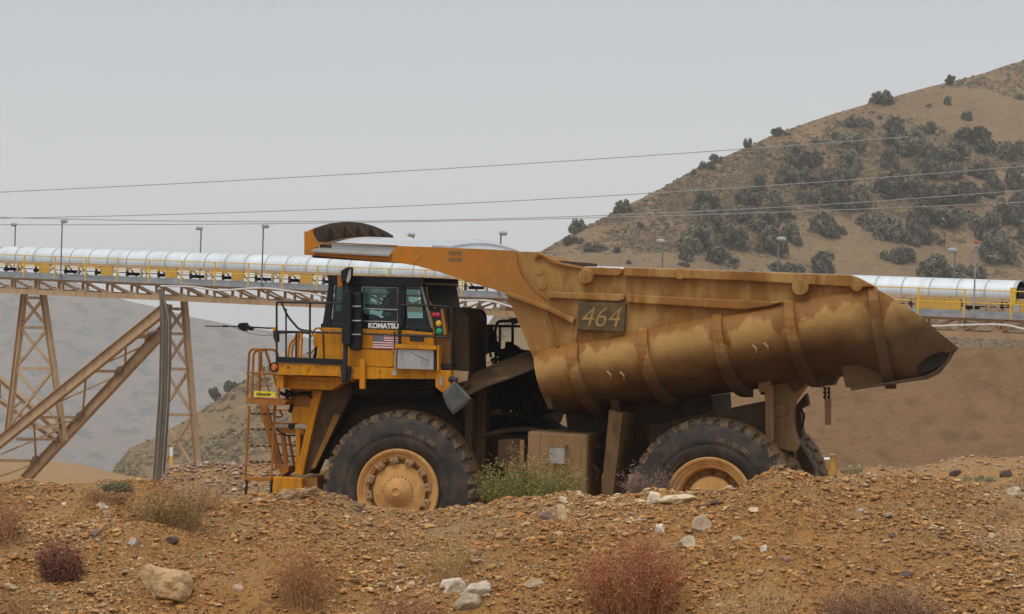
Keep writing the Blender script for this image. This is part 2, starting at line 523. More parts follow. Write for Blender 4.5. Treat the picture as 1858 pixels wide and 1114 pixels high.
K['embank'] = hill_mat('tan_road_fill', ((0.31, 0.185, 0.088), (0.275, 0.16, 0.075), (0.35, 0.215, 0.11)), 0.08)

class Hill:
    def __init__(self, name, ridge, foot, uu, rows, mat, amp, seed, power=1.0, mid=None, back=60):
        """ridge and foot: [(u, v, depth)]; mid: an optional break of slope between them"""
        self.r, self.fo, self.mid, self.pw = ridge, foot, mid, power
        us = np.linspace(uu[0], uu[1], uu[2])
        ts = np.linspace(0, 1, rows)
        V, Fc = [], []
        for t in ts:
            for u in us:
                p = self.point(u, t)
                q = Vector((p.x, p.y, seed * 17.0))
                fs = 0.6 if amp < 3 else 0.11
                k = amp * (noise.fractal(q * 0.035 * fs, 1.0, 2.0, 5) * 1.0 + 0.25 * noise.fractal(q * 0.25 * fs, 0.9, 2.0, 4))
                V.append((p.x, p.y, p.z + k * (0.35 + 0.65 * math.sin(math.pi * min(t, 0.5)) if t < 0.97 else 0.22)))
        for d, dz in ((back * 0.3, -back * 0.05), (back, -back * 0.5), (back * 3, -back * 1.8)):
            for u in us:
                p = self.point(u, 1)
                V.append((p.x * (1 + d / p.y), p.y + d, p.z + dz))
        n = len(us)
        for j in range(rows + 2):
            for i in range(n - 1):
                a = j * n + i
                Fc.append((a, a + 1, a + 1 + n, a + n))
        self.o = tag(np_mesh(name, V, Fc, mat, smooth=True), kind='structure')
    def ends(self, u):
        g = lambda L, k: clampi(u, [(q[0], q[k]) for q in L])
        return [(g(L, 1), g(L, 2)) for L in ([self.fo] + ([self.mid] if self.mid else []) + [self.r])]
    def point(self, u, t):
        es = self.ends(u)
        ps = [world(u, v, y) for v, y in es]
        if len(ps) == 3:
            if t < 0.3: return ps[0].lerp(ps[1], t / 0.3)
            s = (t - 0.3) / 0.7
            a, b = ps[1], ps[2]
        else:
            s, a, b = t, ps[0], ps[1]
        p = a.lerp(b, s)
        p.z = a.z + (b.z - a.z) * (s ** self.pw)
        p.x = (u - U0) / F * p.y
        return p
    def find(self, u, v):
        lo, hi = 0.0, 1.0
        for _ in range(30):
            mdl = (lo + hi) / 2
            p = self.point(u, mdl)
            vv = VH - (p.z - CZ) / p.y * F
            if vv > v: lo = mdl
            else: hi = mdl
        return self.point(u, (lo + hi) / 2)

RIDGE = [(760, 660), (820, 640), (870, 612), (905, 560), (945, 490), (980, 457), (1045, 421), (1100, 393), (1130, 376), (1200, 341), (1265, 305), (1340, 273), (1420, 239), (1500, 211), (1580, 188), (1650, 169), (1720, 150), (1790, 131), (1830, 117), (1858, 109), (1960, 88), (2300, 40)]
hill = Hill('hill', [(u, v, clampi(u, [(760, 620), (980, 700), (1858, 900), (2300, 930)])) for u, v in RIDGE],
            [(760, 880, 480), (2300, 880, 560)], (760, 2300, 330), 120, K['hill'], 1.8, 1, 1.0,
            [(760, 690, 520), (1000, 668, 560), (1500, 655, 640), (2300, 660, 680)])
bank = Hill('bank', [(700, 672, 148), (1000, 646, 144.5), (1500, 634, 142.5), (1620, 640, 142.5), (1740, 630, 142), (2300, 636, 140.5)], [(700, 890, 133), (2300, 890, 133)], (700, 2300, 300), 70, K['bank'], 0.6, 2, 1.0, None, 1.5)
mid_hill = Hill('hill', [(u, v, clampi(u, [(195, 520), (520, 560), (860, 620)])) for u, v in [(192, 890), (200, 862), (212, 845), (235, 815), (290, 790), (340, 760), (385, 731), (440, 692), (500, 655), (560, 640), (860, 640)]],
                [(192, 905, 450), (860, 905, 450)], (192, 860, 170), 70, K['hill'], 1.6, 3, 1.2)
far_m = Hill('mountain', [(u, v, 5000) for u, v in [(-900, 470), (-200, 488), (0, 497), (60, 499), (131, 511), (189, 535), (240, 547), (281, 556), (336, 571), (420, 588), (500, 602), (640, 628), (760, 650), (1000, 690), (1400, 740)]],
             [(-900, 905, 4100), (1400, 905, 4100)], (-900, 1400, 240), 90, K['far'], 12.0, 4, 1.15, None, 900)
emb = Hill('embankment', [(u, v, 330) for u, v in [(-500, 800), (0, 829), (60, 836), (100, 839), (150, 846), (200, 860), (260, 872), (400, 880)]],
           [(-500, 910, 150), (400, 910, 150)], (-500, 400, 90), 24, K['embank'], 0.5, 5, 1.0, None, 60)

# ------------------------------------------------------------------ haul truck
TRUCK = empty('haul_truck', mat=TM)
tag(TRUCK, 'huge muddy yellow mining dump truck with empty bed, fleet number 464 on its side', 'dump truck')
P = T.at
BW = 5.7                                       # width of the bed

def poly(pts, y=0.0):
    return [P(u, v, y) for u, v in pts]

def pr(name, mat, pts, y0, y1, parent=None, bevel=0.0, yref=None):
    return MB().prism(poly(pts, y0 if yref is None else yref), y0, y1).build(name, mat, parent or TRUCK, bevel=bevel)

def pts3(pts, y):
    return [T.p3(u, v, y) for u, v in pts]

def roundpath(pts, r=0.08, n=4):
    """soften the corners of a polyline"""
    pts = [Vector(p) for p in pts]
    out = [pts[0]]
    for a, b, c in zip(pts, pts[1:], pts[2:]):
        d0, d1 = (a - b), (c - b)
        k = min(r, d0.length * 0.45, d1.length * 0.45)
        p, q = b + d0.normalized() * k, b + d1.normalized() * k
        for i in range(n + 1):
            t = i / n
            out.append(p * (1 - t) ** 2 + b * 2 * t * (1 - t) + q * t * t)
    return out + [pts[-1]]

# --- bed
SEAM = [P(u, v, 0) for u, v in [(984, 648), (998, 638), (1014, 631), (1130, 606), (1353, 563), (1549, 525), (1578, 519), (1600, 529), (1670, 573), (1737, 632)]]
BOTT = [(P(u, v, yb)[0], P(u, v, yb)[1], yb) for u, v, yb in [(984, 742, 1.5), (1030, 752, 1.95), (1300, 716, 2.0), (1480, 690, 2.0), (1530, 683, 1.75), (1585, 690, 0.8), (1630, 692, 0.32), (1688, 683, 0.12), (1718, 655, 0.05), (1737, 634, 0.02)]]
def b_zs(x): return clampi(x, SEAM)
def b_zb(x): return clampi(x, [(q[0], q[1]) for q in BOTT])
def b_yb(x): return clampi(x, [(q[0], q[2]) for q in BOTT])
PH0 = R(-27)
def barrel(x, f):
    ph = PH0 + (R(90) - PH0) * f
    A = b_yb(x) / math.cos(PH0)
    y = A * (math.cos(PH0) - math.cos(ph))
    z = b_zb(x) + (b_zs(x) - b_zb(x)) * (1 - math.sin(ph)) / (1 - math.sin(PH0))
    return Vector((x, y, z))

SEAM_A = P(1130, 606, 0)
SEAM_B = P(1578, 519, 0)
RIBX = [P(u, v, 0)[0] for u, v in ((1042, 626), (1168, 604), (1302, 574), (1432, 551), (1583, 523))]
def bed_mat():
    """dried pale mud over the bed, washed off in dark wet bands whose drips hang from the seam"""
    mt, n, b = new_mat('mud_washed_bed')
    v = objvec(n)
    s = n.nodes.new('ShaderNodeSeparateXYZ')
    n.links.new(v, s.inputs[0])
    x, z = s.outputs[0], s.outputs[2]
    sl_ = (SEAM_B[1] - SEAM_A[1]) / (SEAM_B[0] - SEAM_A[0])
    zs = nmath(n, 'ADD', nmath(n, 'MULTIPLY', x, sl_), SEAM_A[1] - sl_ * SEAM_A[0])
    d = nmath(n, 'SUBTRACT', zs, z)                                   # depth below the seam
    cx = n.nodes.new('ShaderNodeCombineXYZ')
    n.links.new(x, cx.inputs[0])
    drip = nnoise(n, cx.outputs[0], 2.8, 2.2, 0.5)
    spike = nrange(n, nnoise(n, cx.outputs[0], 1.15, 2, 0.5), 0.60, 0.70, 0, 0.55)
    L = nmath(n, 'ADD', nrange(n, drip, 0.36, 0.66, 0.05, 0.30), spike)
    L = nmath(n, 'ADD', L, nrange(n, x, 5.0, 8.0, 0, 0.12))
    for q in RIBX:                                                    # runs of water beside each rib
        xr = nmath(n, 'ABSOLUTE', nmath(n, 'SUBTRACT', nmath(n, 'SUBTRACT', x, nmath(n, 'MULTIPLY', d, 0.19)), q))
        wob = nrange(n, nnoise(n, v, 3.0, 4), 0.3, 0.7, -0.08, 0.08)
        L = nmath(n, 'ADD', L, nmath(n, 'MULTIPLY', nrange(n, nmath(n, 'ADD', xr, wob), 0.10, 0.21, 1, 0), 0.36))
    edge = nrange(n, nnoise(n, v, 9, 4), 0.3, 0.7, -0.03, 0.03)
    wet = nrange(n, nmath(n, 'ADD', nmath(n, 'SUBTRACT', L, d), edge), -0.045, 0.05)
    below = nrange(n, d, -0.03, 0.02)
    above = nmath(n, 'SUBTRACT', 1.0, below)
    # above the seam: washed streaks hanging from the rails
    st = nnoise(n, v, 1.6, 6, 0.6, (1.3, 1, 0.45))
    upw = nrange(n, st, 0.40, 0.55)
    front = nrange(n, x, 2.6, 3.9, 0, 1)                               # the bed's front stays dusty
    upw = nmath(n, 'MULTIPLY', upw, nrange(n, front, 0, 1, 0.7, 1))
    w = nmath(n, 'ADD', nmath(n, 'MULTIPLY', wet, below), nmath(n, 'MULTIPLY', upw, above))
    pale = nmix(n, nrange(n, nnoise(n, v, 3.0, 7, 0.65), 0.35, 0.68), (0.395, 0.228, 0.078), (0.32, 0.177, 0.055))
    dark = nmix(n, nrange(n, nnoise(n, v, 2.2, 6, 0.6, (1, 1, 0.5)), 0.35, 0.65), (0.285, 0.122, 0.022), (0.20, 0.086, 0.019))
    c = nmix(n, w, pale, dark)
    # splashed crust and painted-in shade low down, and a darker spill towards the tail
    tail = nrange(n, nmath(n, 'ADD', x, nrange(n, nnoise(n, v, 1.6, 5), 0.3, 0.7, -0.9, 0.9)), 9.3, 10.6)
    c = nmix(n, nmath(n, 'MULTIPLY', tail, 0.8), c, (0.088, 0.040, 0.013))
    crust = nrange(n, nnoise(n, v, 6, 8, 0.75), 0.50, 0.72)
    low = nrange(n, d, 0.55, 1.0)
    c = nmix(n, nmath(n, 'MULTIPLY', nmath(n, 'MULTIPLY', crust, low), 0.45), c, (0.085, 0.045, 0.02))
    wet_shade = nrange(n, nmath(n, 'ADD', d, nrange(n, nnoise(n, v, 2.2, 6), 0.3, 0.7, -0.10, 0.10)), 0.48, 1.02)  # wet dirt plus the barrel's underside shade, painted in by depth
    c = nmix(n, nmath(n, 'MULTIPLY', wet_shade, 0.9), c, (0.055, 0.028, 0.012))
    n.links.new(c, b.inputs['Base Color'])
    n.links.new(nrange(n, w, 0, 1, 0.8, 0.5), b.inputs['Roughness'])
    b.inputs['Specular IOR Level'].default_value = 0.2
    nbump(n, b, nmath(n, 'ADD', nnoise(n, v, 22, 6, 0.7), nmath(n, 'MULTIPLY', w, -0.5)), 0.35, 0.03)
    return mt
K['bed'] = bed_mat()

def canopy_mat():
    mt, n, b = new_mat('canopy_paint')
    v = objvec(n)
    s = n.nodes.new('ShaderNodeSeparateXYZ')
    n.links.new(v, s.inputs[0])
    x = s.outputs[0]
    f = nrange(n, nmath(n, 'ADD', x, nrange(n, nnoise(n, v, 1.3, 7, 0.65), 0.3, 0.7, -0.9, 0.9)), -0.2, 3.0)
    c = nmix(n, f, (0.45, 0.165, 0.013), (0.295, 0.13, 0.032))
    g = nrange(n, nnoise(n, v, 5.0, 7, 0.7), 0.52, 0.70)
    gx = nmath(n, 'MULTIPLY', g, nrange(n, x, 1.0, 2.6))
    c = nmix(n, nmath(n, 'MULTIPLY', gx, 0.7), c, (0.36, 0.215, 0.09))
    k = nrange(n, nnoise(n, v, 2.0, 5, 0.6, (0.8, 1, 0.8)), 0.54, 0.72)
    c = nmix(n, nmath(n, 'MULTIPLY', k, 0.6), c, (0.22, 0.09, 0.02))
    n.links.new(c, b.inputs['Base Color'])
    b.inputs['Roughness'].default_value = 0.55
    b.inputs['Specular IOR Level'].default_value = 0.18
    nbump(n, b, nnoise(n, v, 16, 5, 0.65), 0.12, 0.03)
    return mt
K['canopy'] = canopy_mat()

xs = list(np.linspace(SEAM[0][0], SEAM[-1][0], 70))
NF = 26
FRONT = sorted((P(u, v, 0)[1], P(u, v, 0)[0]) for u, v in ((968, 646), (976, 672), (982, 700), (984, 722), (990, 742)))
mb = MB()
for mirror in (0, 1):
    rings = []
    for x in xs:
        ring = [barrel(x, k / NF) for k in range(NF + 1)]
        wf = 1 - sstep(0, 1, (x - xs[0]) / 0.9)                     # the front edge leans with the headboard
        ring = [Vector((p.x + wf * (clampi(p.z, FRONT) - xs[0]), p.y, p.z)) for p in ring]
        yb = b_yb(x)
        if mirror: ring = [Vector((p.x - 1.35 * sstep(7.6, 10.0, x), BW - p.y, p.z - 0.15 * sstep(7.6, 10.0, x))) for p in ring]
        ring.append(Vector((x - 0.7 * sstep(7.6, 10.0, x), BW / 2, b_zb(x) - 0.08 * sstep(7.6, 10.0, x))))
        if mirror: ring = ring[::-1]
        rings.append(ring)
    mb.loft([r[::-1] for r in rings], closed=False)
# headboard and the upper side walls
wall = [(918, 531), (945, 520), (930, 480), (932, 456), (975, 457.5), (1000, 468), (1018, 479), (1060, 486), (1540, 501), (1560, 506), (1591, 523), (1578, 519), (1549, 525), (1353, 563), (1130, 606), (1014, 631), (998, 638), (984, 648), (968, 650)]
wp = poly(wall)
mb.prism(wp, 0.0, 0.12)
mb.prism([(x - 1.35 * sstep(7.2, 9.2, x) - 0.9 * sstep(1.5, 2.4, x) * sstep(5.0, 3.8, x), z - 0.15 * sstep(7.2, 9.2, x)) for x, z in wp], BW - 0.12, BW)
hb = poly([(918, 531), (968, 650), (982, 700), (985, 725), (992, 742), (1000, 742), (992, 700), (980, 650), (930, 525)])
mb.prism(hb, 0.125, BW - 0.125)
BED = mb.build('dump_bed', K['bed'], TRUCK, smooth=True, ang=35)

def rib(pts_u, w=0.20, h=0.145):
    """a strap that follows the barrel at one station"""
    x0 = P(pts_u[0], pts_u[1], 0)[0]
    for k in (0, 1):
        m_ = MB()
        rings = []
        for j in range(19):
            f = j / 18 * 0.98
            p = barrel(x0 + 0.19 * (b_zs(x0) - barrel(x0, f).z), f)
            q = barrel(x0, min(f + 0.01, 1)) - barrel(x0, max(f - 0.01, 0))
            nrm = Vector((0, -q.z, q.y)).normalized()
            if nrm.y > 0 or (f > 0.6 and nrm.z > 0): nrm = -nrm
            hh = h * min(1, 0.35 + j * 0.3)
            o_ = p + nrm * hh
            i_ = p - nrm * 0.03
            ww = w * (0.85 + 0.15 * min(1, j / 4))
            dx = 0.19 * (b_zs(x0) - p.z)
            rr = [Vector((x0 + dx - ww / 2, i_.y, i_.z)), Vector((x0 + dx - ww / 2, o_.y, o_.z)), Vector((x0 + dx + ww / 2, o_.y, o_.z)), Vector((x0 + dx + ww / 2, i_.y, i_.z))]
            if k: rr = [Vector((p_.x - 1.35 * sstep(7.6, 10.0, p_.x), BW - p_.y, p_.z - 0.15 * sstep(7.6, 10.0, p_.x))) for p_ in rr][::-1]
            rings.append(rr)
        m_.loft(rings[::-1], True, True)
        m_.build('rib', K['bed'], BED, bevel=0.015)
for q in ((1042, 626), (1168, 604), (1302, 574), (1432, 551), (1583, 523)): rib(q)

def farx(x): return x - 1.35 * sstep(7.2, 9.2, x) - 0.9 * sstep(0.6, 1.8, x) * sstep(5.0, 3.8, x)
# rails and bosses on the side wall
def rail(top, bot, y0=-0.11, mat=None, name='side_rail'):
    for m0, m1 in ((y0, 0.0), (BW, BW - y0)):
        pp = poly(top + bot[::-1])
        if m0 > 1: pp = [(farx(x), z - 0.15 * sstep(7.2, 9.2, x)) for x, z in pp]
        MB().prism(pp, m0, m1 - 0.004 if m0 < 1 else m1).build(name, mat or K['bed'], BED, bevel=0.025)
rail([(1062, 484), (1128, 486.5), (1131, 489)], [(1052, 498), (1122, 501), (1131, 496)], -0.09)
rail([(1134, 485), (1345, 492), (1545, 499), (1562, 505), (1588, 519)], [(1134, 501), (1280, 507), (1345, 509.5), (1552, 521), (1570, 521), (1584, 521)], -0.14)
rail([(997, 529), (1128, 533), (1135, 536)], [(996, 541), (1124, 547), (1135, 543)], -0.09)
rail([(1139, 534), (1280, 541), (1345, 544), (1423, 547)], [(1139, 549), (1280, 558), (1350, 562), (1396, 556)], -0.12)
# swept top strip behind the canopy and the diagonal brace
rail([(972, 462), (985, 465), (1004, 478), (1062, 490), (1062, 484), (1020, 477), (978, 457)], [(972, 468)], -0.075, K['canopy'], 'top_strip')
rail([(919, 530), (930, 531), (1000, 556), (1046, 578)], [(919, 536), (1000, 566), (1042, 588)], -0.13, K['bed'], 'brace')
for (u, v, r) in ((1066, 502, 0.145), (1454, 521, 0.16), (1556, 519, 0.11), (1236, 497, 0.11)):
    x, z = P(u, v, 0)
    MB().lathe([(0.0, -0.152), (r * 0.9, -0.152), (r, -0.13), (r * 1.03, 0.0)], x, z, 28).build('boss', K['bed'], BED, smooth=True)
for (u, v, r) in ((979, 492, 0.075), (985, 518, 0.085)):
    x, z = P(u, v, 0)
    MB().lathe([(0.0, -0.018), (r * 0.9, -0.018), (r, -0.012), (r * 1.03, 0.0)], x, z, 20).build('boss', K['bed'], BED)
# vertical stiffener strips of the front panel
for pp in ([(1046, 560), (1052, 560), (1046, 622), (1040, 623)], [(988, 560), (992, 562), (1014, 628), (1010, 630)]):
    pr('stiffener', K['bed'], pp, -0.045, -0.003, BED, 0.01)
# lifting lugs
for (u, v) in ((1106, 680), (1129, 681), (1370, 631), (1391, 630)):
    x, z = P(u, v, -0.05)
    q = min((abs(barrel(x, k / 60).z - z), k) for k in range(60))[1]
    p = barrel(x, q / 60)
    MB().tube([p + Vector((-0.05, 0.02, 0.05)), p + Vector((0.0, -0.09, 0.06)), p + Vector((0.05, -0.07, 0)), p + Vector((0.04, 0.02, -0.06))], 0.024).build('lifting_eye', K['clamp'], BED, smooth=True)

# tail skirt, painted dark hollow and lip
pr('tail_skirt', K['bed'], [(1526, 664), (1534, 703), (1543, 703), (1545, 707), (1680, 685), (1701, 674), (1719, 652), (1727, 638), (1640, 655)], 0.30, 0.36, BED, 0.01)
pr('tail_lip', K['darkmud'], [(1543, 705), (1543, 709), (1682, 688), (1704, 677), (1722, 654), (1730, 640), (1725, 637), (1716, 651), (1699, 671), (1679, 682)], -0.02, 0.20, BED, 0.01)
def recess():
    m_ = MB()
    cu, cv = 1693, 657
    rings = []
    for k, (s, y) in enumerate(((1.0, -0.012), (0.93, -0.03), (0.6, -0.02), (0.0, -0.015))):
        ring = []
        for j in range(28):
            a = 2 * math.pi * j / 28
            ca, sa = math.cos(a) * 34 * s, math.sin(a) * 13 * s
            th = R(33)
            ring.append(T.p3(cu + ca * math.cos(th) + sa * math.sin(th), cv - ca * math.sin(th) * 0.9 + sa * math.cos(th), y))
        rings.append(ring)
    m_.loft(rings)
    m_.build('hollow_patch', K['soot'], BED, smooth=True)  # the hollow's darkness is put on as a black oval
recess()
# tip corner of the side wall
pr('tail_corner', K['bed'], [(1716, 612), (1739, 632), (1727, 639), (1713, 641)], -0.03, 0.05, BED, 0.01)
# tail pivot bracket with its chain weight
pr('pivot_bracket', K['darkmud'], [(1425, 690), (1452, 662), (1520, 662), (1517, 684), (1510, 699), (1482, 703), (1466, 692), (1440, 712)], 1.2, 1.75, BED, 0.02)
# numbers on a plate
pl = pr('number_plate', K['plate'], [(1050, 548), (1135, 551), (1132, 602), (1047.5, 598)], -0.13, -0.02, BED, 0.008)
def text_mesh(body, name, mat, parent, u0, v0, u1, v1, y, shear=0.0, bold=0.0, extrude=0.006, stretch_fit=True, rot=None):
    """lettering fitted into the photo rectangle on the plane y"""
    cu = bpy.data.curves.new(name, 'FONT')
    cu.body = body
    cu.shear = shear
    cu.offset = bold
    cu.extrude = 0.01
    ob = bpy.data.objects.new('tmp', cu)
    COL.objects.link(ob)
    dg = bpy.context.evaluated_depsgraph_get()
    me = bpy.data.meshes.new_from_object(ob.evaluated_get(dg))
    bpy.data.objects.remove(ob)
    co_ = np.array([v_.co[:] for v_ in me.vertices])
    lo, hi = co_.min(0), co_.max(0)
    a, b_, c_ = T.p3(u0, v1, y), T.p3(u1, v1 + (u1 - u0) * 0.022, y), T.p3(u0, v0, y)
    for v_, p in zip(me.vertices, co_):
        s, t = (p[0] - lo[0]) / (hi[0] - lo[0]), (p[1] - lo[1]) / (hi[1] - lo[1])
        dep = (p[2] - lo[2]) / max(hi[2] - lo[2], 1e-6)
        q = a + (b_ - a) * s + (c_ - a) * t
        v_.co = (q.x, y - extrude * dep, q.z)
    me.materials.clear()
    me.materials.append(mat)
    o = bpy.data.objects.new(name, me)
    COL.objects.link(o)
    o.parent = parent
    return o
text_mesh('464', 'fleet_number', K['digit'], BED, 1056, 556, 1128, 592, -0.133, 0.30, -0.004)

# --- canopy over the cab
can = [(553, 420), (564, 419), (578, 440), (720, 446), (880, 452), (975, 457), (1018, 479), (1060, 487), (1056, 585), (1046, 583), (1000, 560), (920, 532), (850, 511), (800, 494), (760, 483), (720, 476), (600, 466), (553, 462)]
canf = [(553, 420), (564, 419), (578, 440), (584, 441), (566, 455), (706, 463), (722, 447), (720, 446), (880, 452), (937, 455), (940, 480), (950, 505), (973, 532), (1000, 556), (920, 532), (850, 511), (800, 494), (760, 483), (720, 476), (600, 466), (553, 462)]
mb = MB()
mb.prism(poly(canf), -0.035, 0.0)
mb.prism([(x - 0.9 * sstep(0.6, 1.8, x), z) for x, z in poly(canf)], BW, BW + 0.035)
CAN = mb.build('canopy', K['canopy'], TRUCK, bevel=0.006)
# ledge panel, tilted up and out
a0, a1 = T.p3(584, 440.5, 0.25), T.p3(722, 446.5, 0.25)
c0, c1 = T.p3(564, 455, -0.16), T.p3(706, 462.5, -0.16)
up = Vector((0, 0, -0.03))
for k in (0, 1):
    q = [a0, a1, c1, c0]
    vs = q + [p + up for p in q]
    if k: vs = [Vector((p.x, BW - p.y, p.z)) for p in vs]
    MB().add(vs, [(3, 2, 1, 0), (4, 5, 6, 7), (0, 1, 5, 4), (1, 2, 6, 5), (2, 3, 7, 6), (3, 0, 4, 7)]).build('ledge_panel', K['ledge'], CAN)
for y0, y1 in ((-0.02, 0.03), (BW - 0.03, BW + 0.02)):
    MB().prism(poly([(578, 438.5), (722, 445), (722, 447.5), (578, 441)]), y0, y1).build('edge_strip', K['yellowmud'], CAN)
# skirt below the ledge
pr('ledge_skirt', K['yellowmud'], [(570, 457), (708, 464), (722, 447), (760, 483), (720, 476), (600, 466), (553, 462)], 0.01, 0.06, CAN)
# crowned roof
ZT = [(P(u, v, 0)[0], P(u, v, 0)[1]) for u, v in ((553, 440), (578, 441), (720, 446.5), (880, 452.5), (975, 457.5), (1020, 480), (1030, 484))]
CR = 0.215
def roof(x, y, dz=0.0):
    return Vector((x, y, clampi(x, ZT) + CR * clampi(x, [(ZT[3][0] - 0.9, 1.0), (ZT[3][0] - 0.4, 0.05)]) * (1 - ((y - BW / 2) / (BW / 2)) ** 2) + dz - 0.10 * sstep(ZT[3][0] - 0.75, ZT[3][0] - 0.45, x)))
def arch(x0, x1, dz0, dz1, name, mat, y0=0.02, nx=10):
    m_ = MB()
    xx = np.linspace(x0, x1, nx)
    yy = np.linspace(y0, BW - y0, 30)
    top = [[roof(x, y, dz1) for y in yy] for x in xx]
    bot = [[roof(x, y, dz0) for y in yy] for x in xx]
    rings = [t + b_[::-1] for t, b_ in zip(top, bot)]
    m_.loft([r[::-1] for r in rings][::-1], True, True)
    return m_.build(name, mat, CAN, smooth=True, ang=30)
arch(ZT[1][0] + 0.25, P(925, 455, 0)[0], -0.14, -0.012, 'canopy_roof', K['wet'], nx=16)
arch(P(780, 450, 0)[0], P(815, 452, 0)[0], -0.008, 0.03, 'liner_plate', K['wet'], 0.12, 5)
arch(ZT[1][0] + 0.02, ZT[1][0] + 0.26, -0.16, -0.03, 'roof_edge', K['darkmud'], nx=3)
# front spill lip with gussets: a curved plate across the front
m_ = MB()
xf = P(555, 420, 0)[0]
zt0 = P(558, 419.5, 0)[1]
yy = np.linspace(0.0, BW, 34)
def lipz(y): return zt0 + 0.265 * (1 - ((y - BW / 2) / (BW / 2)) ** 2)
zb0 = P(553, 462, 0)[1]
top = [Vector((xf + 0.02, y, lipz(y))) for y in yy]
bot = [Vector((xf + 0.05, y, zb0)) for y in yy]
rings = [[t, b_, b_ + Vector((0.05, 0, 0)), t + Vector((0.016, 0, 0))] for t, b_ in zip(top, bot)]
m_.loft(rings, True, True)
LIP = m_.build('spill_lip', K['canopy'], CAN)
m_ = MB()
rings = [[t + Vector((0.024, 0, 0.006)), t + Vector((0.056, 0, -0.42)), t + Vector((0.07, 0, -0.42)), t + Vector((0.07, 0, 0.006))] for t in top[2:-2]]
m_.loft(rings, True, True)
for y in (1.2, 2.1, 2.95, 3.8, 4.6):
    z = lipz(y)
    m_.add([(xf + 0.07, y, z - 0.03), (xf + 0.07, y, z - 0.5), (xf + 0.5, y, z - 0.5), (xf + 0.07, y + 0.05, z - 0.03), (xf + 0.07, y + 0.05, z - 0.5), (xf + 0.5, y + 0.05, z - 0.5)],
           [(0, 1, 2), (5, 4, 3), (0, 2, 5, 3), (2, 1, 4, 5), (1, 0, 3, 4)])
m_.build('lip_lining', K['darkmud'], CAN)
# side gusset at the near corner, dark beams below
mb = MB()
for y in (0.5, 2.0, 3.6, 5.1):
    mb.prism(poly([(600, 462), (760, 478), (800, 488), (850, 503), (930, 528), (985, 545), (990, 530), (900, 470), (720, 455), (600, 450)]), y, y + 0.16)
mb.box(P(565, 450)[0], P(960, 450)[0], 0.07, BW - 0.07, P(720, 470)[1], P(720, 464)[1])
mb.build('canopy_beams', K['darkmud'], CAN)
# faded markings
for (u0, v0, u1, v1) in ((815, 455.5, 839, 463), (815, 467, 839, 474.5)):
    MB().prism(poly([(u0, v0), (u1, v0 + 0.6), (u1, v1 + 0.6), (u0, v1)]), -0.0375, -0.0352).build('faded_mark', M('faded_mark', (0.16, 0.095, 0.03), (0.20, 0.11, 0.03), 3, 0.6), CAN)
text_mesh('HD15', 'faded_lettering', M('faded_letters', (0.48, 0.14, 0.025), (0.42, 0.13, 0.03), 3, 0.6), CAN, 845, 459, 884, 472, -0.0352, 0, 0.02, 0.002)
MB().tube([Vector((p.x, -0.036, p.z)) for p in roundpath(pts3([(752, 449), (763, 460), (764, 466), (750, 478)], -0.036), 0.1)], 0.012, 6).build('weld_seam', K['canopy'], CAN)
MB().tube([Vector((p.x, -0.036, p.z)) for p in roundpath(pts3([(938, 457), (942, 480), (952, 505), (975, 532), (1000, 545)], -0.036), 0.2)], 0.012, 6).build('weld_seam', K['canopy'], CAN)

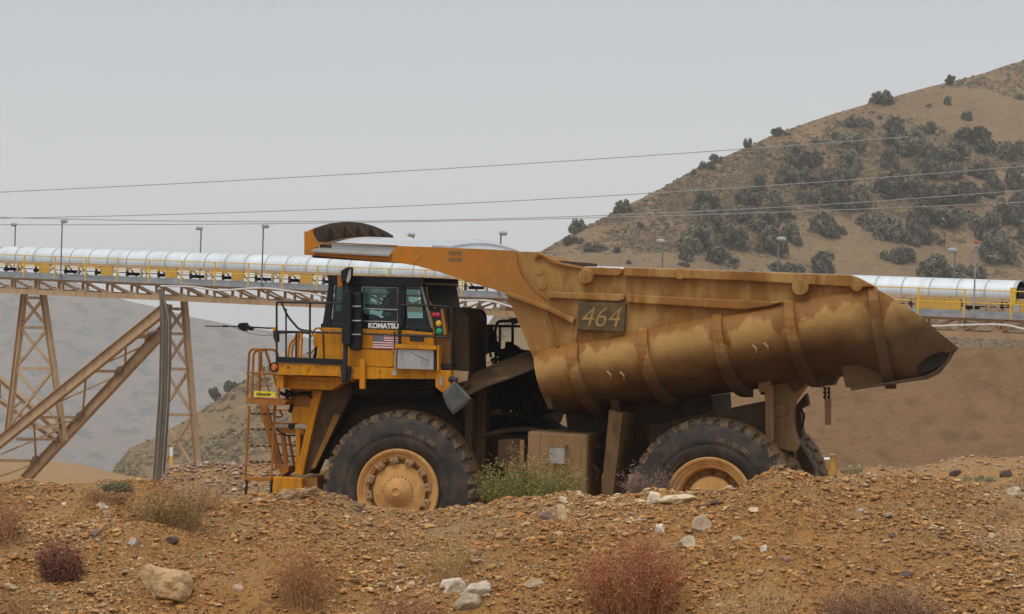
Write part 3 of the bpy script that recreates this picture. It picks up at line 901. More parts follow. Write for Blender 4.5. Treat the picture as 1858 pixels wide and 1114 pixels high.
# --- wheels
RT, WT, NL = 1.53, 0.95, 36
def tyre_parts(rear):
    """rim mesh at the origin (axle along y, outer face at y = 0) with its sub-parts"""
    m_ = MB()
    if not rear:
        m_.lathe([(0.0, -0.10), (0.055, -0.10), (0.065, -0.125), (0.085, -0.125), (0.10, -0.115), (0.155, -0.085), (0.215, -0.03), (0.26, 0.02), (0.275, 0.03), (0.29, 0.045), (0.47, 0.10), (0.515, 0.105), (0.52, 0.22), (0.60, 0.22), (0.605, 0.10), (0.635, 0.085), (0.66, 0.05),
                  (0.70, 0.045), (0.715, 0.01), (0.735, 0.005), (0.75, -0.02), (0.785, -0.03), (0.80, -0.015), (0.805, 0.04), (0.78, 0.30), (0.78, WT - 0.02), (0.6, WT - 0.05), (0.3, WT - 0.05), (0, WT - 0.05)], 0, 0, 64)
        rimo = m_.build('wheel', K['rim'], TRUCK, smooth=True, ang=28)
        m_ = MB()
        for k in range(24):
            a = 2 * math.pi * k / 24
            m_.lathe([(0, 0.015), (0.014, 0.015), (0.016, 0.03), (0.016, 0.05)], 0.285 * math.cos(a), 0.285 * math.sin(a), 6)
        m_.lathe([(0, -0.07), (0.02, -0.07), (0.022, -0.03)], 0.13, -0.14, 8)
        m_.build('hub_bolts', K['clamp'], rimo)
        for k in range(12):
            a = R(9 + 30 * k)
            c, s = math.cos(a), math.sin(a)
            m_ = MB()
            vs = []
            for (r_, t_) in ((0.53, -0.075), (0.53, 0.075), (0.65, 0.085), (0.65, -0.085)):
                vs.append((r_ * c - t_ * s, 0.02, r_ * s + t_ * c))
            vs2 = [(x, 0.15, z) for x, _, z in vs]
            m_.add(vs + vs2, [(3, 2, 1, 0), (4, 5, 6, 7), (0, 1, 5, 4), (1, 2, 6, 5), (2, 3, 7, 6), (3, 0, 4, 7)])
            for t_ in (-0.038, 0.038):
                m_.lathe([(0, -0.015), (0.018, -0.015), (0.026, -0.01), (0.027, 0.03)], 0.585 * c - t_ * s, 0.585 * s + t_ * c, 8)
            m_.build('wheel_clamp', K['clamp'], rimo, bevel=0.008)
    else:
        m_.lathe([(0.0, 0.18), (0.36, 0.18), (0.44, 0.22), (0.46, 0.42), (0.56, 0.44), (0.575, 0.30), (0.59, 0.20), (0.605, 0.12), (0.625, 0.09), (0.66, 0.085), (0.68, 0.05), (0.735, 0.03), (0.75, -0.01), (0.79, -0.025), (0.805, -0.01), (0.81, 0.05), (0.78, 0.30), (0.78, WT - 0.02), (0.6, WT - 0.05), (0.3, WT - 0.05), (0, WT - 0.05)], 0, 0, 64)
        rimo = m_.build('wheel', K['rim'], TRUCK, smooth=True, ang=28)
        for k in range(12):
            a = R(4 + 30 * k)
            c, s = math.cos(a), math.sin(a)
            MB().bar((0.45 * c, 0.36, 0.45 * s), (0.56 * c, 0.36, 0.56 * s), 0.09, 0.10, (0, 1, 0)).build('wheel_clamp', K['yellowmud'], rimo)
    half = [(0.80, 0.10), (0.815, 0.055), (0.86, 0.02), (0.93, -0.005), (1.02, -0.02), (1.03, -0.014), (1.04, -0.022), (1.14, -0.018), (1.22, 0.0), (1.33, 0.02), (1.385, 0.04), (1.41, 0.085), (1.42, 0.14)]
    prof = half + [(1.42, WT / 2)] + [(r_, WT - y) for r_, y in half[::-1]]
    MB().lathe(prof, 0, 0, 96).build('tyre', K['rubber'], rimo, smooth=True, ang=60)
    m_ = MB()
    for k0, kn in ((20, 16), (70, 12), (110, 14)):
        for k in range(kn):
            if k % 5 == 4: continue
            a = 2 * math.pi * (k0 + k) / 140
            c, s = math.cos(a), math.sin(a)
            m_.bar((1.10 * c, -0.019, 1.10 * s), (1.19 * c, -0.012, 1.19 * s), 0.03, 0.012, (0, 1, 0))
    m_.build('sidewall_lettering', K['lug'], rimo)
    m_ = MB()
    for side in (0, 1):
        for k in range(NL):
            a0 = 2 * math.pi * (k + 0.5 * side) / NL
            lug = []
            for (y, wd, r0, r1, sk) in ((0.03, 3.2, 1.375, 1.47, 0.0), (0.085, 3.75, 1.375, 1.505, 0.0), (0.34, 4.2, 1.45, 1.522, 0.6), (0.56, 3.6, 1.45, 1.53, 2.4)):
                ring = []
                for (sg, r_) in ((-1, r0), (1, r0), (1, r1), (-1, r1)):
                    a = a0 + R(sg * wd * (1.0 if r_ == r0 else 0.9) + sk)
                    yy_ = y if not side else WT - y
                    ring.append((r_ * math.cos(a), yy_, r_ * math.sin(a)))
                lug.append(ring if not side else ring[::-1])
            m_.cur = 0
            m_.loft(lug[1:], True, True)
            m_.cur = 1
            m_.loft(lug[:2], True, True)
            # small shoulder tie between the lugs
            a1 = a0 + math.pi / NL
            ring = []
            for y in (0.075, 0.2):
                for (sg, r_) in ((-2.0, 1.37), (2.0, 1.37), (1.6, 1.44), (-1.6, 1.44)):
                    a = a1 + R(sg)
                    ring.append((r_ * math.cos(a), y if not side else WT - y, r_ * math.sin(a)))
            m_.cur = 1
            m_.loft([ring[:4], ring[4:]] if not side else [ring[:4][::-1], ring[4:][::-1]], True, True)
    m_.cur = 0
    m_.lathe([(1.40, 0.13), (1.47, 0.15), (1.478, 0.3), (1.48, WT / 2), (1.478, WT - 0.3), (1.47, WT - 0.15), (1.40, WT - 0.13)], 0, 0, 72)
    m_.build('tread', [K['tread'], K['lug']], rimo)
    return rimo
def copy_tree(o, parent=None):
    c = o.copy()
    COL.objects.link(c)
    if parent is not None: c.parent = parent
    for ch in list(o.children): copy_tree(ch, c)
    return c
fw = tyre_parts(False)
fw.scale = (1.025, 1, 1.025)
fw.location = (0, 0.42, 1.545)
fw2 = copy_tree(fw)
fw2.location, fw2.rotation_euler = (0, BW - 0.42, 1.545), (0, 0, math.pi)
rx, rz = P(1286, 907, 0.36)
rz = 1.595
rw = tyre_parts(True)
rw.scale = (1.025, 1, 1.025)
rw.location = (rx, 0.36, rz)
for y, fl in ((1.44, 0), (BW - 1.44, 1), (BW - 0.36, 1)):
    c = copy_tree(rw)
    c.location = (rx, y, rz)
    c.rotation_euler = (0, 0.2, math.pi if fl else 0)

# --- chassis, engine bay and axle
mb = MB()
for y in (1.75, 3.55):
    mb.prism(poly([(560, 720), (870, 715), (880, 790), (1030, 790), (1180, 770), (1440, 745), (1440, 830), (1150, 860), (860, 860), (560, 830)], y), y, y + 0.4)
mb.prism(poly([(600, 700), (840, 690), (860, 720), (872, 860), (620, 860), (590, 760)], 2.0), 2.0, 3.8)
mb.prism(poly([(1024, 752), (1100, 742), (1290, 718), (1292, 745), (1180, 770), (1150, 850), (1040, 850), (1030, 800)], 1.75), 1.85, 3.8)
mb.tube([(rx, 0.9, rz), (rx, BW - 0.9, rz)], 0.55, 20)
mb.tube([(0, 0.9, 1.5), (0, BW - 0.9, 1.5)], 0.4, 16)
CH = mb.build('chassis', K['darkmud'], TRUCK)
pr('rear_frame', K['darkmud'], [(1176, 772), (1296, 746), (1384, 728), (1392, 800), (1300, 830), (1180, 840)], 1.3, 1.6)
pr('rear_horn', K['tanbox'], [(1400, 684), (1472, 684), (1440, 728), (1435, 750), (1437, 780), (1446, 805), (1440, 820), (1400, 812)], 1.42, 1.9, bevel=0.02)
x, z = P(1416, 744, 1.42)
MB().lathe([(0, 1.37), (0.12, 1.37), (0.13, 1.39), (0.13, 1.42)], x, z, 24).build('pivot_pin', K['tanbox'], TRUCK, smooth=True)
MB().prism(poly([(1436, 745), (1462, 714), (1466, 735), (1452, 742), (1456, 790), (1448, 800), (1440, 815), (1430, 830), (1436, 790)], 2.1), 2.1, 2.4).build('rear_bracket', K['darkmud'], TRUCK)
for pp in ([(1434, 738), (1441, 748), (1440, 765)], [(1451, 741), (1460, 752), (1457, 768), (1455, 778)]):
    MB().tube(roundpath(pts3(pp, 1.9), 0.05), 0.02, 6).build('hose', K['soot'], TRUCK)
pr('axle_bracket', K['darkmud'], [(1440, 815), (1452, 806), (1462, 822), (1478, 850), (1470, 880), (1440, 880)], 2.35, 2.7)
# hoses and dark gear hanging in the gap behind the engine
mb = MB()
mb.prism(poly([(850, 700), (990, 660), (1000, 748), (985, 752), (978, 772), (965, 770), (945, 752), (910, 738), (880, 745), (868, 790), (860, 790)], 2.2), 2.2, 4.0)
for k in range(16):
    u = random.uniform(905, 985)
    v = random.uniform(735, 765)
    a = T.p3(u, v - 30, 2.0)
    mb.tube(roundpath([a, T.p3(u + 4, v, 1.95), T.p3(u + 12 + k, v - 6, 2.05), T.p3(u + 20, v - 30, 2.1)], 0.1), 0.035, 6)
mb.build('hose_bundle', K['soot'], TRUCK)
pr('driveline_cover', K['soot'], [(868, 790), (880, 765), (900, 752), (935, 758), (960, 770), (985, 765), (1005, 776), (1040, 786), (1040, 810), (868, 815)], 2.3, 3.2, bevel=0.03)
pr('cylinder_post', K['darkmud'], [(862, 700), (882, 700), (880, 860), (858, 860)], 1.2, 1.6, bevel=0.05)
pr('strut', K['darkmud'], [(842, 720), (857, 720), (856, 830), (842, 800)], 0.9, 1.2, bevel=0.05)
# far suspension post seen through the gap
MB().bar(T.p3(1010, 740, 5.0), T.p3(1010, 800, 5.0), 0.12, 0.12).build('strut', K['tanbox'], TRUCK)

# fuel tank and side boxes
pr('fuel_tank', K['tanbox'], [(957, 782), (1066, 788), (1063, 906), (955, 906)], 0.35, 1.7, bevel=0.05)
pr('tank_seam', K['steeldk'], [(979.5, 784), (981, 784), (980, 906), (978.5, 906)], 0.343, 0.35)
pr('gauge_box', K['alu'], [(997, 810), (1025, 810), (1024, 842), (996, 841)], 0.19, 0.345, bevel=0.012)
pr('gauge_cap', K['tanbox'], [(995, 807), (1026, 808), (1026, 811), (995, 810)], 0.17, 0.345)
pr('side_box', K['darkmud'], [(904, 798), (943, 796), (942, 850), (903, 850)], 0.8, 1.6, bevel=0.02)
pr('side_box_flange', K['tanbox'], [(943, 798), (951, 798), (950, 850), (942, 850)], 0.7, 0.8)
mb = MB()
mb.tube(roundpath(pts3([(1064, 842), (1078, 846), (1086, 858), (1082, 872)], 0.9), 0.1), 0.07, 8)
mb.tube(pts3([(1066, 810), (1090, 810)], 1.0), 0.05, 8)
mb.tube(roundpath(pts3([(870, 792), (910, 782), (955, 778), (1040, 790)], 1.2), 0.2), 0.05, 8)
mb.build('pipes', K['darkmud'], TRUCK, smooth=True)

# mud flap and ejector bars
mb = MB()
mb.prism(poly([(1105, 743), (1130, 750), (1112, 902), (1090, 900)], 0.32), 0.32, 1.5)
mb.build('mud_flap', K['flap'], TRUCK, bevel=0.012)
pr('flap_bracket', K['bed'], [(1101, 690), (1122, 694), (1123, 747), (1110, 746)], 0.75, 1.0, bevel=0.01)
pr('ejector_bracket', K['tanbox'], [(1371, 655), (1404, 655), (1403, 688), (1386, 711), (1377, 711)], 1.0, 1.22, bevel=0.01)
pr('ejector_bar', K['tanbox'], [(1387, 698), (1402, 698), (1402, 800), (1389, 800)], 1.02, 1.2, bevel=0.012)
# hanging weight on a chain under the tail pivot
mb = MB()
for du in (1497, 1504):
    for k in range(6):
        a = T.p3(du + (0.6 if k % 2 else -0.6), 702 + k * 4, 1.4)
        mb.tube([a, a + Vector((0.0, 0, -0.05))], 0.022 if k % 2 else 0.03, 6)
mb.build('chain', K['soot'], TRUCK)
pr('chain_weight', K['tanbox'], [(1496, 724), (1507, 724), (1506.5, 771), (1497, 771)], 1.3, 1.42, bevel=0.01)

# --- front: deck, frame, bumper
mb = MB()
mb.prism(poly([(503, 658), (622, 663), (622, 686), (612, 683), (503, 680)], 0.25), 0.25, BW - 0.25)
mb.prism(poly([(618, 664), (790, 671), (790, 687), (640, 688), (632, 694), (618, 690)], 0.25), 0.25, BW - 0.3)
DECK = mb.build('deck', K['yellow'], TRUCK, bevel=0.012)
pr('deck_box', K['yellow'], [(503, 681), (615, 684.5), (627, 692), (601, 708), (503, 704.5)], 0.62, BW - 0.6, DECK, 0.012)
pr('corner_post', K['yellow'], [(502, 680), (514, 680.5), (514, 705), (502, 704.5)], 0.34, 0.66, DECK, 0.01)
pr('toe_board', K['black'], [(500, 647), (622, 652), (622, 662.5), (500, 657.5)], 0.22, 0.26, DECK)
x, z = P(523, 667, 0.25)
MB().lathe([(0, 0.244), (0.022, 0.244), (0.022, 0.2499)], x, z, 12).build('bolt_hole', K['ink'], DECK)
x, z = P(499, 666, 0.3)
mk = MB().lathe([(0, -0.03), (0.06, -0.03), (0.068, -0.01), (0.07, 0.02), (0.088, 0.02), (0.092, 0.06), (0.07, 0.11), (0, 0.11)], 0, 0, 20).build('marker_light', [K['lenso']], DECK, smooth=True)
mk.location = (x, 0.25, z)
mk.rotation_euler = (0, 0, R(-28))
rg = MB().lathe([(0.078, -0.02), (0.094, -0.025), (0.10, 0.0), (0.1, 0.06), (0.09, 0.08)], x, z, 20)
ro = rg.build('light_housing', K['black'], DECK, smooth=True)
ro.location = (0, 0.25, 0)
pr('deck_clip', K['yellow'], [(553, 663), (562, 663), (560, 670), (555, 670)], 0.21, 0.249, DECK)
pr('hanging_bracket', K['yellow'], [(652, 652), (662, 652), (661.5, 706), (652, 705.5)], 0.15, 0.24, bevel=0.008)
# front frame legs and bumper
for k, (a, b_) in enumerate(((0.9, 1.25), (BW - 1.25, BW - 0.9))):
    pr('frame_leg', K['yellow'], [(566, 708), (584, 709), (571, 760), (549, 862), (536, 862), (557, 765)], a, b_, bevel=0.015, yref=0.9)
pr('radiator_front', K['orange'], [(526, 704), (568, 706), (562, 738), (529, 738)], 0.95, BW - 0.95, yref=0.95)
pr('front_box', K['yellow'], [(527, 737), (563, 738), (556, 769), (530, 768)], 0.9, BW - 0.9, bevel=0.012, yref=0.9)
pr('front_post', K['yellow'], [(537, 779), (545, 779), (543, 862), (535, 862)], 0.98, 1.2, bevel=0.01)
pr('inner_guard', K['darkmud'], [(571, 760), (584, 706), (645, 700), (619, 752), (568, 852), (549, 862)], 1.0, 1.2)
pr('inner_guard', K['yellowmud'], [(606, 752), (618, 752), (571, 850), (564, 850)], 0.95, 0.996)
pr('bumper', K['yellow'], [(495, 865), (548, 868), (550, 915), (494, 915)], 0.7, BW - 0.7, bevel=0.02)
pr('bumper_plate', K['yellowmud'], [(548, 868), (575, 866), (578, 905), (550, 915)], 0.9, BW - 0.9)
pr('wheel_arch_liner', K['soot'], [(600, 700), (830, 694), (850, 720), (862, 790), (800, 740), (720, 728), (640, 745), (600, 800), (575, 860), (560, 858)], 1.45, 1.6)
pr('front_valance', K['soot'], [(632, 688), (790, 688), (785, 715), (760, 722), (640, 715)], 0.9, 1.2)

# --- stair and ladder at the front
LY = 0.75
mb = MB()
for du, dv in ((452, 445), (499, 492)):
    mb.tube(pts3([(du, 736), (dv, 868)], LY), 0.026, 8)
mb.bar(T.p3(444.5, 868, LY), T.p3(494, 870, LY), 0.06, 0.07)
LAD = mb.build('ladder', K['orange'], TRUCK)
for v, a, b_ in ((751, 451, 498), (779, 450, 497), (809, 449, 496), (837.5, 448, 494.5)):
    MB().bar(T.p3(a, v, LY), T.p3(b_, v + 1, LY), 0.05, 0.028).build('rung', K['orange'], LAD)
    for k in range(4):
        u = a + 5 + k * 11
        MB().bar(T.p3(u, v - 0.1, LY - 0.028), T.p3(u + 5.5, v, LY - 0.028), 0.012, 0.034).build('rung_grip', K['ink'], LAD)
for u in (446, 491): MB().bar(T.p3(u + 2, 870, LY), T.p3(u, 897, LY), 0.07, 0.03).build('rubber_strap', K['ink'], LAD)
MB().bar(T.p3(443, 896, LY), T.p3(492, 898, LY), 0.05, 0.03).build('rung', K['orange'], LAD)
PF = pr('boarding_platform', K['orange'], [(446, 720), (513, 724), (520, 728), (516, 735), (500, 736), (446, 731)], 0.45, 1.5, bevel=0.008)
pr('boarding_sign', K['ysign'], [(461, 709.5), (500, 711), (500, 721), (461, 719.5)], 0.42, 0.436, PF)
text_mesh('Safeboarder', 'sign_lettering', K['ink'], PF, 465, 711.5, 492, 717.5, 0.416, 0.15, 0.015, 0.003)
def hoop(pts, y, r=0.026, mat='orange', par=None, name='hand_hoop', rr=0.12):
    return MB().tube(roundpath(pts3(pts, y), rr), r, 8).build(name, K[mat], par or PF, smooth=True)
hoop([(448, 722), (452, 640), (457, 633), (468, 633)], 1.4)
hoop([(457, 722), (460, 642), (466, 634), (497, 634), (504, 642), (506, 722)], 0.47)
hoop([(470, 722), (472, 642), (468, 634), (461, 634)], 0.95, 0.035)
hoop([(474, 664), (490, 716)], 1.3, 0.018)
hoop([(475, 665), (474, 640), (478, 635)], 1.3, 0.02)
hoop([(482, 636), (504, 703)], 0.7, 0.03)
hoop([(452, 676), (502, 678.5)], 0.47, 0.016)
hoop([(452, 676), (448, 676)], 0.9, 0.016)
# stair behind, rising to the deck
for y in (1.7, 2.5):
    MB().prism(poly([(469, 734), (485, 735), (512, 842), (512, 850), (500, 850)], y), y, y + 0.06).build('stair_stringer', K['orange'], TRUCK)
for v in (742, 766, 787, 805, 825):
    a = interp(v, [(735, 486), (842, 512)])
    MB().bar(T.p3(a - 3, v, 2.1), T.p3(537, v + 3, 2.1), 0.25, 0.03).build('stair_tread', K['orange'], TRUCK)
mb = MB()
mb.tube(roundpath(pts3([(507, 745), (513, 753), (510, 757), (498, 756)], 0.95), 0.06), 0.02, 6)
mb.tube(pts3([(513, 785), (519, 842)], 1.1), 0.055, 8)
mb.tube(pts3([(524, 790), (534, 846)], 1.3), 0.03, 8)
mb.build('stair_gear', K['orange'], TRUCK)
pr('stair_foot', K['orange'], [(498, 844), (524, 846), (522, 856), (510, 864), (508, 852), (498, 850)], 1.0, 1.5)
pr('stair_frame', K['orange'], [(500, 775), (538, 778), (552, 780), (550, 788), (506, 785)], 1.0, 1.2)
mb = MB()
mb.tube(roundpath(pts3([(508, 712), (520, 718), (545, 714), (565, 713)], 0.8), 0.05), 0.035, 8)
mb.tube(roundpath(pts3([(520, 706), (522, 726), (530, 735), (526, 748)], 0.9), 0.05), 0.04, 8)
mb.tube(roundpath(pts3([(500, 778), (515, 790), (535, 790)], 1.0), 0.1), 0.014, 6)
mb.build('front_hoses', K['soot'], TRUCK)
x, z = P(528, 773, 0.95)
MB().lathe([(0, 0.9), (0.05, 0.9), (0.06, 0.92), (0.06, 1.02)], x, z, 12).build('horn', K['black'], TRUCK)

# --- cab
CY0, CY1 = 0.38, 2.75
roofz = [(595, 499), (768, 503.5), (770, 512), (766, 521), (596, 517)]
pil = {
    'front': [(596, 516), (605, 516), (599, 592), (584, 594)],
    'mid': [(622, 516), (658, 518), (656, 595), (618, 593)],
    'door': [(722, 519), (736, 520), (733, 599), (720, 598)],
    'rear': [(762, 520), (770, 520), (788, 603), (776, 602)],
    'sillf': [(599, 586), (619, 587), (618, 596), (584, 594)],
    'silld': [(656, 582), (721, 584), (720, 598), (655, 596)],
    'sillr': [(735, 592), (777, 593), (787, 603), (733, 599)],
    'headd': [(657, 517), (723, 519), (722, 522), (657, 520.5)],
}
mb = MB()
mb.prism(poly(roofz, CY0), CY0 - 0.03, CY1 + 0.03)
for k, pp in pil.items():
    q = poly(pp, CY0)
    mb.prism(q, CY0, CY0 + 0.07)
# rear wall and floor of the cab
q = poly([(776, 521), (770, 512), (788, 603), (783, 603)], CY0)
mb.prism(poly([(764, 506), (768, 506), (772, 521), (787, 604), (783, 604), (768, 521)], CY0 + 0.1), CY0 + 0.075, CY1 - 0.08)
CAB = mb.build('cab', K['black'], TRUCK, bevel=0.012)
low = [(584, 594), (733, 599), (787, 604), (792, 668), (713, 666.5), (632, 664.5), (575, 660), (577, 630), (569, 627), (569, 606), (583, 601)]
pr('cab_body', K['yellow'], low, CY0 - 0.02, CY1, CAB, 0.015, yref=CY0)
pr('door_skin', K['yellow'], [(655, 597), (723, 599.5), (722, 640), (716, 660), (713, 666), (634, 664), (640, 630), (640, 597)], CY0 - 0.035, CY0 - 0.0205, CAB, 0.008, yref=CY0)
pr('door_seam', K['rail'], [(724, 590), (727.5, 590), (726, 640), (722.5, 640)], CY0 - 0.045, CY0 - 0.02, CAB)
wins = [[(604, 516), (623, 516.5), (620, 588), (598, 587)], [(657, 520), (722, 522), (721, 585), (655, 583)], [(735, 519), (763, 520), (777, 594), (733, 593)]]
for wv in wins:
    q = poly(wv, CY0)
    MB().prism(q, CY0 + 0.03, CY0 + 0.036).build('window', K['glass'], CAB)
q = poly([(604, 516), (763, 520), (777, 594), (598, 587)], CY0)
MB().prism(poly([(666, 524), (758, 527), (768, 576), (666, 574)], CY1), CY1 - 0.036, CY1 - 0.03).build('window', K['glass'], CAB)
mb = MB()
for pp in ([(762, 506), (820, 512), (838, 606), (772, 604)], [(664, 576), (774, 577), (774, 605), (664, 604)], [(664, 505), (762, 506), (762, 526), (664, 523)], [(716, 524), (724, 524), (726, 577), (718, 577)]):
    mb.prism(poly(pp, CY1), CY1 - 0.07, CY1 - 0.002)
mb.build('far_wall', K['black'], CAB)
MB().prism(poly([(606, 514), (610, 514), (603, 592), (599, 592)], CY0), CY0 + 0.09, CY1 - 0.09).build('windshield', M('dark_windshield', (0.01, 0.012, 0.014), None, 3, 0.12), CAB)
# door window frame
m_ = MB()
fr = pts3([(657.5, 520.5), (722, 522.5), (721, 584), (655.5, 582.5)], CY0 - 0.008)
m_.tube(fr + [fr[0]], 0.014, 6)
m_.tube(pts3([(656, 560), (721, 562)], CY0 - 0.01), 0.012, 6)
m_.build('window_frame', K['galv'], CAB)
m_ = MB()
m_.tube(pts3([(765, 520), (784, 594)], CY0 - 0.02), 0.022, 6)
m_.build('rain_gutter', K['galv'], CAB)
m_ = MB()
fr = roundpath(pts3([(774, 520), (776, 545), (784, 553), (790, 560)], CY0 + 0.06), 0.06)
m_.tube(fr, 0.018, 6)
m_.build('rear_gutter', K['tanbox'], CAB)
text_mesh('KOMATSU', 'door_lettering', K['white'], CAB, 668.5, 585.5, 723, 595.5, CY0 - 0.045, 0, 0.045, 0.006)
# flag decal
def flag():
    m_ = MB()
    a, b_, c_ = T.p3(668, 605, 0), T.p3(713, 606.5, 0), T.p3(666, 633, 0)
    y = CY0 - 0.0375
    def q(s, t, dy=0.0):
        p = a + (b_ - a) * s + (c_ - a) * t
        return (p.x, y - dy, p.z)
    for k in range(13):
        s0 = 0.42 if k < 7 else 0.0
        m_.cur = 0 if k % 2 == 0 else 1
        m_.add([q(s0, k / 13), q(s0, (k + 1) / 13), q(1, (k + 1) / 13), q(1, k / 13)], [(0, 1, 2, 3)])
    m_.cur = 2
    m_.add([q(0, 0), q(0, 7 / 13), q(0.42, 7 / 13), q(0.42, 0)], [(0, 1, 2, 3)])
    m_.cur = 1
    for r_ in range(9):
        for k in range(6 if r_ % 2 == 0 else 5):
            s = 0.42 * (0.5 + k + (0.5 if r_ % 2 else 0)) / 6
            t = 7 / 13 * (r_ + 0.5) / 9
            pts_ = []
            for j in range(10):
                an = math.pi / 2 + j * math.pi / 5
                rr_ = (1.0, 0.42)[j % 2]
                pts_.append(q(s + 0.021 * rr_ * math.cos(an), t - 0.032 * rr_ * math.sin(an), 0.001))
            m_.add(pts_, [tuple(range(10))])
    m_.build('flag_decal', [K['red'], K['white'], K['blue']], CAB)
flag()
# seat and wheel inside
m_ = MB()
m_.prism(poly([(706, 540), (722, 540), (728, 600), (690, 602), (688, 596), (712, 594)], 1.2), 1.2, 1.75)
m_.build('seat', K['seat'], CAB, bevel=0.03)
m_ = MB()
c = T.p3(668, 578, 1.5)
ax = Vector((0.55, 0, 0.83)).normalized()
e1, e2 = Vector((0, 1, 0)), ax.cross(Vector((0, 1, 0)))
m_.tube([c + (e1 * math.cos(t) + e2 * math.sin(t)) * 0.22 for t in [2 * math.pi * k / 18 for k in range(19)]], 0.018, 6)
m_.tube([c, c - ax * 0.5], 0.04, 8)
m_.build('steering_wheel', K['ink'], CAB)
pr('dashboard', K['soot'], [(600, 588), (640, 570), (650, 575), (655, 600), (600, 600)], 0.6, 2.6, CAB, yref=1.2)

# storage box beside the door
BX = pr('storage_box', K['alu'], [(722, 633), (787, 635), (787, 671), (721, 669)], 0.08, 0.34, bevel=0.008, yref=0.1)
pr('box_lid', K['yellow'], [(718, 624.5), (793, 628), (793, 635), (718, 632)], 0.04, 0.36, BX, 0.008, yref=0.1)
pr('box_side', K['black'], [(787, 634), (793, 634), (792, 670), (787, 670)], 0.1, 0.34, BX, yref=0.1)
pr('box_frame', K['yellow'], [(793, 627), (797, 627), (796, 672), (793, 672)], 0.1, 0.34, BX, yref=0.1)
pr('box_latch', K['clamp'], [(715, 634), (719, 634), (718, 668), (714, 668)], 0.12, 0.3, BX, yref=0.1)
pr('latch_plate', K['alu'], [(712.5, 671), (720, 671.5), (719.5, 681), (712, 680.5)], 0.16, 0.18, BX, yref=0.16)
m_ = MB()
m_.tube(pts3([(745, 639), (778, 655)], 0.077), 0.006, 5)
m_.build('box_scratch', K['steeldk'], BX)
pr('rear_deck_end', K['yellow'], [(789, 671), (818, 672), (818, 700), (812, 705), (804, 714), (790, 702)], 0.2, 0.9, bevel=0.01)
pr('reflector', K['alu'], [(798, 684), (803, 684), (802.5, 699), (797.5, 699)], 0.19, 0.1995)
pr('deck_step', K['rail'], [(795, 659), (817, 660), (817, 669), (795, 668)], 0.24, 0.6, yref=0.24)
pr('light_panel', K['yellowmud'], [(787, 604), (818, 604), (818, 671), (797, 671), (792, 660)], 0.46, 0.6, bevel=0.01)
# engine cover and air cleaner behind the cab
m_ = MB()
q = [(806, 700), (804, 566), (808, 560), (822, 557), (836, 560), (846, 568), (850, 580), (852, 680), (850, 700)]
m_.prism(poly(q, 0.75), 0.75, 2.0)
ENG = m_.build('engine_cover', K['darkmud'], TRUCK, bevel=0.07)
mb = MB()
mb.prism(poly([(880, 592), (885, 594), (888, 610), (884, 640), (880, 640)], 1.0), 1.0, 1.4)
for k in range(14):
    u, v = random.uniform(884, 900), random.uniform(605, 660)
    mb.tube(roundpath([T.p3(u, v, 1.5), T.p3(u + random.uniform(-4, 8), v + random.uniform(-6, 6), 1.3), T.p3(u + random.uniform(-6, 8), v + random.uniform(2, 20), 1.4)], 0.05), random.uniform(0.02, 0.05), 6)
mb.build('engine_gear', K['soot'], TRUCK)
mb = MB()
mb.prism(poly([(905, 634), (918, 631), (935, 634), (940, 640), (942, 668), (904, 668)], 2.2), 2.2, 2.8)
mb.prism(poly([(917, 620), (923, 620), (926, 634), (916, 634)], 2.3), 2.3, 2.6)
mb.tube(roundpath(pts3([(925, 626), (938, 630), (946, 640), (962, 640)], 2.4), 0.1), 0.04, 8)
mb.build('engine_tank', K['soot'], TRUCK)
mb = MB()
mb.prism(poly([(818, 672), (900, 672), (960, 650), (990, 680), (985, 702), (818, 704)], 2.4), 2.4, 4.6)
mb.build('engine_deck', K['darkmud'], TRUCK)
# sloped fender behind the front wheel
def fender():
    m_ = MB()
    edge = [(818, 712), (838, 694), (862, 676), (900, 658), (940, 643), (968, 634)]
    dn = [(826, 722), (850, 712), (880, 697), (920, 684), (950, 672), (972, 662)]
    rings = []
    for (a, b_) in zip(edge, dn):
        p, q_ = T.p3(*a, 0.9), T.p3(*b_, 0.25)
        o_ = Vector((0.03, 0.0, -0.05))
        rings.append([p + Vector((0, 1.3, 0.0)), p, q_, q_ + o_, p + o_ * 2, p + Vector((0, 1.3, -0.1))])
    m_.loft(rings[::-1], True, True)
    m_.build('rear_fender', K['fend'], TRUCK, bevel=0.01)
fender()
pr('fender_bracket', K['clamp'], [(818, 672), (850, 674), (848, 690), (832, 694), (818, 690)], 0.3, 0.36)
# tilted bucket-like mirror hanging at the corner
def scoop():
    m_ = MB()
    out = [(824, 691), (838, 704), (855, 723), (840, 738), (822, 752), (811, 737), (803, 717), (812, 704)]
    inn = [(825, 697), (836, 708), (848, 723), (836, 734), (822, 745), (814, 733), (808, 717), (815, 706)]
    a = [T.p3(u, v, 0.05) for u, v in out]
    b_ = [T.p3(u, v, 0.02) for u, v in inn]
    bk = [T.p3(u + 2, v + 1, 0.16) for u, v in out]
    m_.loft([bk, a, b_], True, True)
    m_.build('convex_mirror', K['greyplate'], TRUCK)
scoop()
m_ = MB()
m_.tube(pts3([(815, 687), (830, 690)], 0.2), 0.05, 8)
m_.build('mirror_arm', K['ink'], TRUCK)

